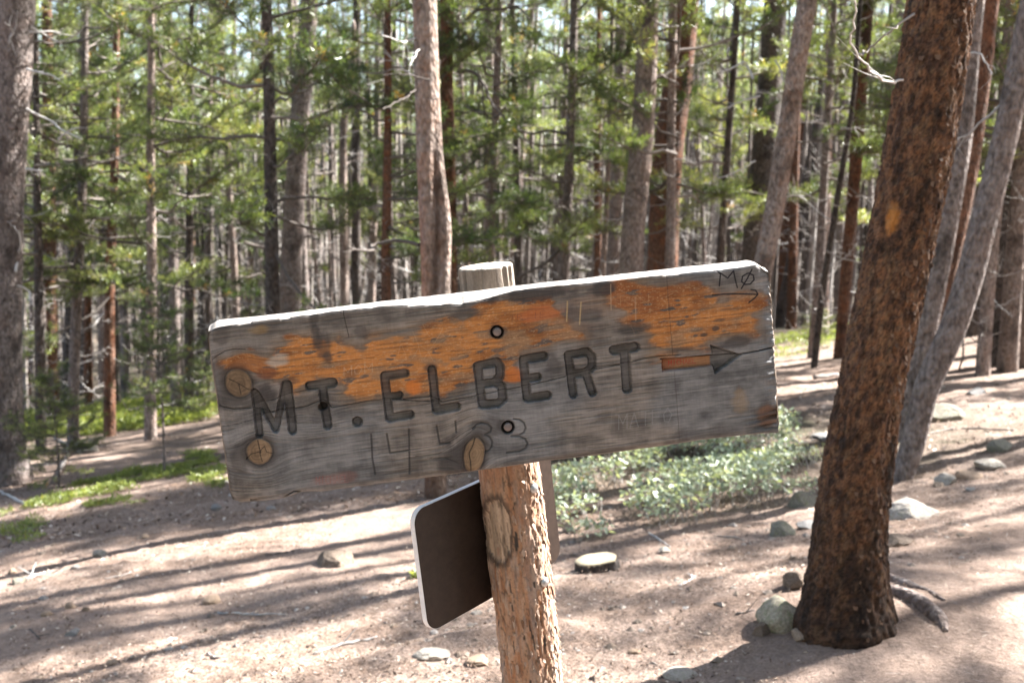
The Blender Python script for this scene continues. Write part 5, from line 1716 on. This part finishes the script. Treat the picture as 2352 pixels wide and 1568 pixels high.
STONES = [
    (192, 1040, 62, 45, 'pale', .5, "big pale sunlit boulder at the edge of the meadow strip"), (485, 1388, 40, 30, 'tan', .2, "smooth egg-shaped stone lying on the shaded trail"),
    (160, 1398, 26, 24, 'tan', .4, "rounded pinkish stone in the rubble beside the trail"), (195, 1402, 18, 14, 'brown', .5, "small dark stone next to the rounded pinkish one"),
    (164, 1460, 36, 22, 'grey', .6, "flat bluish-grey stone on the lower trail edge"), (226, 1278, 30, 24, 'pale', .5, "pale tan stone near the shaded green edge"),
    (170, 1308, 20, 14, 'grey', .5, "small bluish stone below the pale tan one"), (106, 1415, 30, 18, 'tan', .5, "low pinkish stone among the rubble"),
    (415, 1260, 32, 14, 'pale', .6, "thin flat pale stone on the bare dirt"), (494, 1170, 26, 18, 'grey', .5, "bluish stone just below the plank's corner"),
    (25, 1318, 22, 20, 'tan', .5, "reddish stone at the picture's edge by a pale stick"), (38, 1340, 34, 18, 'moss', .5, "greenish flat stone beside the pale stick"),
    (31, 1442, 16, 12, 'pale', .4, "little pale stone near the bright lower corner"), (257, 1524, 28, 12, 'tan', .5, "flat tan stone on the sunlit bank"),
    (515, 1112, 24, 16, 'pale', .5, "pale stone beside the plank's lower corner in the shade"), (100, 1378, 26, 14, 'grey', .5, "half-buried grey stone near the little dark pebbles"),
    (765, 1300, 96, 44, 'brown', .7, "jagged dark brown rock breaking through the trail"), (990, 1512, 84, 24, 'pale', .6, "long flat whitish stone below the brown panel"),
    (1100, 1526, 60, 24, 'tan', .6, "reddish-brown angular stone beside the foot of the post"), (1095, 1410, 26, 12, 'pale', .5, "small whitish stone left of the post"),
    (1797, 1232, 62, 50, 'moss', .6, "green mossy stone at the corner of the shrub patch"), (1850, 1165, 74, 50, 'moss', .6, "larger mossy stone in the shade by the stout pine"),
    (1862, 1215, 54, 26, 'grey', .6, "low grey stone between the mossy stones and the stout pine"), (1826, 1352, 60, 56, 'brown', .6, "dark rounded stone tucked against the stout pine"),
    (1798, 1446, 104, 100, 'lichen', .4, "large pale lichen-spotted stone leaning at the foot of the stout pine"), (1752, 1462, 46, 44, 'brown', .6, "brown slab in front of the large lichen-spotted stone"),
    (1840, 1470, 50, 30, 'tan', .6, "low tan stone half buried beside the lichen-spotted one"), (1527, 1268, 32, 18, 'pale', .5, "pale stone behind the sawn stump"),
    (1826, 1286, 28, 12, 'brown', .5, "small brown stone on the litter above the dark rounded one"), (1566, 1560, 84, 30, 'pale', .5, "flat pale rock at the bottom edge"),
    (1560, 1335, 26, 12, 'pale', .5, "white chip of stone in the litter below the shrubs"), (2100, 1190, 128, 62, 'pale', .5, "broad pale slab sunk in the sunlit ground past the stout pine"),
    (2066, 1250, 84, 32, 'brown', .8, "dark-sided ledge of rock just past the stout pine"), (2180, 1112, 56, 36, 'pale', .6, "angular pale stone with a dark cleft on the sunlit bank"),
    (2232, 1098, 60, 22, 'tan', .5, "long low tan stone beside the angular pale one"), (2285, 1075, 74, 30, 'pale', .5, "rounded pale stone on the bank near the edge"),
    (2304, 1036, 60, 40, 'moss', .5, "humped mossy stone above the sunlit bank"), (2232, 1128, 28, 16, 'grey', .5, "small grey stone in front of the long low tan one"),
    (2172, 968, 96, 54, 'moss', .6, "big dark mossy boulder in the shade behind the leaning grey-tan pine"), (2160, 1118, 26, 18, 'brown', .6, "small dark stone under the angular pale one"),
    (1318, 1222, 54, 40, 'tan', .6, "curved orange-tan rock at the near edge of the shrubs"), (1460, 1500, 30, 12, 'tan', .5, "small tan stone on the litter right of the post"),
    (1890, 1010, 50, 22, 'grey', .6, "grey stone on the slope below the plank's tip"), (2250, 905, 44, 20, 'grey', .6, "grey stone on the shaded slope behind the mossy boulder"),
    (620, 1170, 24, 12, 'grey', .5, "grey pebble on the shaded dirt beneath the plank"), (330, 1235, 20, 12, 'tan', .5, "tan pebble among the green edge litter"),
    (60, 1222, 26, 14, 'grey', .5, "grey stone under the thin green plants"), (350, 1500, 18, 8, 'tan', .5, "tiny tan stone on the sunlit bank above the flat one"),
]
for i, (X, Y, w, h, k, ang, lab) in enumerate(STONES):
    p = hit(X, Y)
    d = to_px(p)[2][0]; R = w / 2 * d / F; hz = h / 2 * d / F
    el = math.atan2(-p.z, p.y)
    me = stone(i + 40, min(1.1, max(.35, hz / R * 1.0)), ang)
    me.materials.append(ROCK[k])
    o = link("stone", me)
    o.location = (p.x, p.y + R * .5, float(ground(p.x, p.y + R * .5)) + hz * .35)
    o.scale = (R * 1.05, R * 1.0, R); o.rotation_euler = (rnd.uniform(-.15, .15), rnd.uniform(-.15, .15), rnd.choice((0, 3.14)) + rnd.uniform(-.3, .3))
    tag(o, lab, "stone")

# small stones and gravel: nobody could count them
def mini(n, seed, sizes, region, name, mats_tint, mat, flat=.55, dens=None):
    r = np.random.default_rng(seed)
    A = Acc(); ico = None
    base = unit(np.array([(1, 0, 0), (-1, 0, 0), (0, 1, 0), (0, -1, 0), (0, 0, 1), (0, 0, -1), (.7, .7, .3), (-.7, .7, .3), (-.7, -.7, .3), (.7, -.7, .3)], float))
    Tt = [(0, 6, 4), (6, 2, 4), (2, 7, 4), (7, 1, 4), (1, 8, 4), (8, 3, 4), (3, 9, 4), (9, 0, 4), (0, 5, 6), (6, 5, 2), (2, 5, 7), (7, 5, 1), (1, 5, 8), (8, 5, 3), (3, 5, 9), (9, 5, 0)]
    Tt = np.array(Tt)
    Vs, Ts, As = [], [], []
    k = 0
    X = r.uniform(-60, 2420, n * 6); Yt = r.uniform(0, 1, n * 6)
    d = region[0] + (region[1] - region[0]) * Yt ** 1.4
    x = (X - 1176) / F * d; y = d * CP + .15
    keep = fbm(x * 1.3, y * 1.3, seed=seed + 1) - .25 * packed(x, y) + .25 * (r.random(len(x)) - .5) > (dens or .45)
    x, y, d = x[keep][:n], y[keep][:n], d[keep][:n]
    m = len(x)
    sz = np.exp(r.uniform(math.log(sizes[0]), math.log(sizes[1]), m))
    rot = r.uniform(0, 6.28, m); asp = r.uniform(.5, 1, m)
    bb = base[None] * (1 + r.normal(0, .18, (m, len(base), 1)))
    bx = bb[..., 0] * sz[:, None]; by = bb[..., 1] * (sz * asp)[:, None]; bz = bb[..., 2] * (sz * flat)[:, None]
    cx = bx * np.cos(rot)[:, None] - by * np.sin(rot)[:, None] + x[:, None]
    cy = bx * np.sin(rot)[:, None] + by * np.cos(rot)[:, None] + y[:, None]
    cz = bz + (ground(x, y) + sz * flat * .05)[:, None]
    V = np.stack([cx, cy, cz], -1).reshape(-1, 3)
    T = (Tt[None] + (np.arange(m) * len(base))[:, None, None]).reshape(-1, 3)
    tt = np.repeat(r.random(m), len(base))
    return mk(name, V, T, mat, None, {"tint": tt}, False)


GRAV = tint_mat("gravel_tint", [(0, (.10, .08, .065)), (.35, (.20, .155, .12)), (.7, (.28, .235, .20)), (1, (.38, .35, .32))], .9)
o = mini(4200, 71, (.003, .012), (3.1, 9.5), "gravel", None, GRAV); tag(o, "loose gravel and crumbs of stone over the dirt", kind="stuff")
o = mini(1100, 72, (.010, .032), (3.3, 16), "rubble", None, GRAV, dens=.5); tag(o, "scattered fist-sized rubble over the slope", kind="stuff")


def chips(n, seed, name, lab, ln, wd, mat, dr, curl=.2, dens=.42):
    r = np.random.default_rng(seed)
    X = r.uniform(-60, 2420, n * 4); d = dr[0] + (dr[1] - dr[0]) * r.random(n * 4) ** 1.3
    x = (X - 1176) / F * d; y = d * CP + .15
    keep = fbm(x * 1.1, y * 1.1, seed=seed) - .14 * packed(x, y) + .3 * (r.random(len(x)) - .5) > dens
    x, y = x[keep][:n], y[keep][:n]; m = len(x)
    z = ground(x, y) + .006 + r.uniform(0, .012, m)
    a = r.uniform(0, 6.28, m); L = r.uniform(ln[0], ln[1], m); W_ = r.uniform(wd[0], wd[1], m); ti = r.normal(0, curl, m)
    dx = np.stack([np.cos(a) * np.cos(ti), np.sin(a) * np.cos(ti), np.sin(ti)], 1); dy = unit(np.stack([-np.sin(a), np.cos(a), r.normal(0, curl * 1.4, m)], 1))
    c = np.stack([x, y, z], 1)
    n_ = np.cross(dx, dy)
    V = np.stack([c - dx * L[:, None] / 2, c + dy * W_[:, None] / 2 + n_ * W_[:, None] * .15, c + dx * L[:, None] / 2, c - dy * W_[:, None] / 2 + n_ * W_[:, None] * .15], 1).reshape(-1, 3)
    o = mk(name, V, np.arange(m * 4).reshape(-1, 4), mat, None, {"tint": np.repeat(r.random(m), 4)}, False)
    tag(o, lab, kind="stuff")


LIT = tint_mat("litter_tint", [(0, (.035, .022, .016)), (.35, (.10, .06, .042)), (.65, (.25, .17, .12)), (.88, (.42, .34, .27)), (1, (.60, .54, .47))], .8)
chips(24000, 81, "bark_litter", "flakes of bark, cone scales and wood chips strewn over the ground", (.006, .028), (.003, .012), LIT, (2.9, 11), .3, .34)
chips(22000, 82, "needle_litter", "fallen brown pine needles and fine twigs over the ground", (.03, .075), (.0012, .0026), LIT, (2.9, 10), .12, .36)
chips(9000, 83, "slope_litter", "bark scraps and twigs scattered over the slope below the trees", (.02, .09), (.008, .03), LIT, (8, 32), .3, .36)

# sticks one can pick out
STICKS = [
    ([(60, 1333), (82, 1325), (102, 1318)], 9, .95, "short pale split stick beside the greenish flat stone"), ([(240, 1330), (280, 1322), (318, 1308)], 4, .7, "thin grey forked twig on the shaded trail"),
    ([(718, 1502), (760, 1490), (800, 1480), (868, 1464)], 8, .95, "long pale splintered branch across the sunlit ground below the rock"), ([(475, 1502), (505, 1512), (540, 1504)], 7, .6, "curled strip of bark on the bank"),
    ([(68, 1448), (92, 1468)], 7, .15, "short dark stick at the bright lower corner"), ([(500, 1408), (590, 1412), (660, 1410)], 5, .9, "pale thin stick lying along the trail lip"),
    ([(1690, 1412), (1730, 1406), (1768, 1402)], 7, .4, "brown stick next to the lichen-spotted stone"), ([(1490, 1225), (1515, 1240), (1540, 1258)], 4, .95, "pale twig leaning out of the shrub patch"),
    ([(1640, 1230), (1690, 1236), (1735, 1256)], 4, .6, "thin arched twig under the shrub patch"), ([(1560, 1345), (1590, 1330), (1580, 1318)], 5, 1.0, "white splinter in the litter below the shrubs"),
    ([(690, 1262), (640, 1272), (600, 1276)], 5, .4, "grey root-like stick beside the jagged rock"), ([(1870, 872), (1930, 862), (2000, 850)], 9, .6, "fallen grey log on the slope before the slim reddish pine"),
    ([(2120, 1000), (2210, 985), (2330, 990)], 6, .5, "fallen branch below the mossy boulder"), ([(0, 1000), (60, 990), (130, 1010), (150, 1060), (120, 1110)], 6, .6, "bare curved branch lying by the foot of the edge pine"),
    ([(0, 1130), (40, 1150), (70, 1165)], 6, .95, "pale stick at the picture's edge below the edge pine"), ([(1830, 1020), (1880, 1012), (1900, 1010)], 5, .3, "dark stick in the litter below the plank's tip"),
]
for i, (px, w, tone, lab) in enumerate(STICKS):
    P3 = [hit(*q) for q in px]
    d = to_px(P3[0])[2][0]; rr0 = w / 2 * d / F
    q, rr = resample(np.array([[p.x, p.y, p.z + rr0 * .8] for p in P3]), [rr0] * (len(P3) - 1) + [rr0 * .5], 14)
    r = np.random.default_rng(i + 400)
    q = q + r.normal(0, rr0 * .35, q.shape)
    A = Acc(); A.tube(q, rr * r.uniform(.75, 1.2, 14), 7, tone, True)
    for j in range(2):
        k = r.integers(3, 12); dd_ = unit(unit(q[k] - q[k - 1]) + r.normal(0, .5, 3) * np.array([1, 1, .2])); l = rr0 * r.uniform(8, 18)
        A.tube(np.array([q[k], q[k] + dd_ * l]), [rr0 * .45, rr0 * .2], 4, tone)
    o = A.obj("stick", TWIG); tag(o, lab, "stick")

# roots of the stout pine breaking the surface: parts of that tree
root, b0 = HG['near']
for px, w in (([(1998, 1360), (2050, 1362), (2098, 1378), (2132, 1402), (2158, 1424), (2172, 1450)], [40, 36, 36, 38, 34, 10]), ([(2000, 1318), (2040, 1328), (2085, 1342), (2130, 1358), (2170, 1378)], [26, 24, 18, 13, 6]),
              ([(1880, 1420), (1850, 1440), (1830, 1462)], [40, 26, 8])):
    P3 = [hit(*q) for q in px]
    d = to_px(P3[0])[2][0]
    wr2 = np.array(w) / 2 * d / F
    q, rr = resample(np.array([[p.x - b0.x, p.y - b0.y, p.z - b0.z + wr2[j] * .12] for j, p in enumerate(P3)]), wr2, 40)
    V, Q, T = tube(q, rr[:, None] * (1 + .18 * (fbm(np.cos(np.linspace(0, 6.28, 12, endpoint=False))[None] * 2 + 0 * rr[:, None], np.linspace(0, 6, 40)[:, None] + 0 * np.zeros((1, 12)), seed=7) - .5) * 2), 12)
    mk("root", V, [Q, T], BARK['grey'], root)

# sawn stump
p = hit(1372, 1306)
d = to_px(p)[2][0]; R = 49 * d / F
st = empty("tree_stump", p); st.rotation_euler = (.13, -.16, 0)
tag(st, "low sawn stump with a bright cut face between the post and the shrubs", "stump")
a = np.linspace(0, 6.283, 48, endpoint=False)
prof = R * (1 + .10 * (vnoise(np.cos(a) * 1.6 + 3, np.sin(a) * 1.6, seed=4) - .5) * 2 + .03 * np.sin(a * 7))
rows = []
for z, s_1 in ((-.08, 1.12), (.0, 1.06), (.03, 1.0), (.055, .97)):
    rr = prof * s_1 * (1 + .05 * (vnoise(np.cos(a) * 8, np.sin(a) * 8, np.full(48, z * 60), seed=6) - .5))
    rows.append(np.stack([rr * np.cos(a), rr * .62 * np.sin(a), np.full(48, z)], 1))
mk("bark", np.vstack(rows), grid_faces(4, 48), BARK['dark'], st)
rows = [np.stack([prof * .965 * s_1 * np.cos(a), prof * .965 * .62 * s_1 * np.sin(a), np.full(48, z)], 1) for s_1, z in ((1, .03), (1, .058), (.97, .061), (.6, .0615), (.25, .0615), (.0, .0615))]
CUT, nt, b, _ = new_mat("cut_wood"); g = N(nt)
wv_ = g.n("ShaderNodeTexWave"); wv_.wave_type = 'RINGS'; wv_.rings_direction = 'Z'; wv_.inputs["Scale"].default_value = 45; wv_.inputs["Distortion"].default_value = 1.5
g.l(g.coord(), wv_.inputs[0])
g.l(g.ramp(wv_.outputs["Fac"], [(0, (.42, .34, .22)), (1, (.56, .48, .34))]), b.inputs["Base Color"])
mk("cut_face", np.vstack(rows), grid_faces(6, 48), CUT, st)

bpy.context.view_layer.update()
print("objects", len(scene.objects), "unique tris", sum(len(m.loops) - 2 * len(m.polygons) for m in bpy.data.meshes))
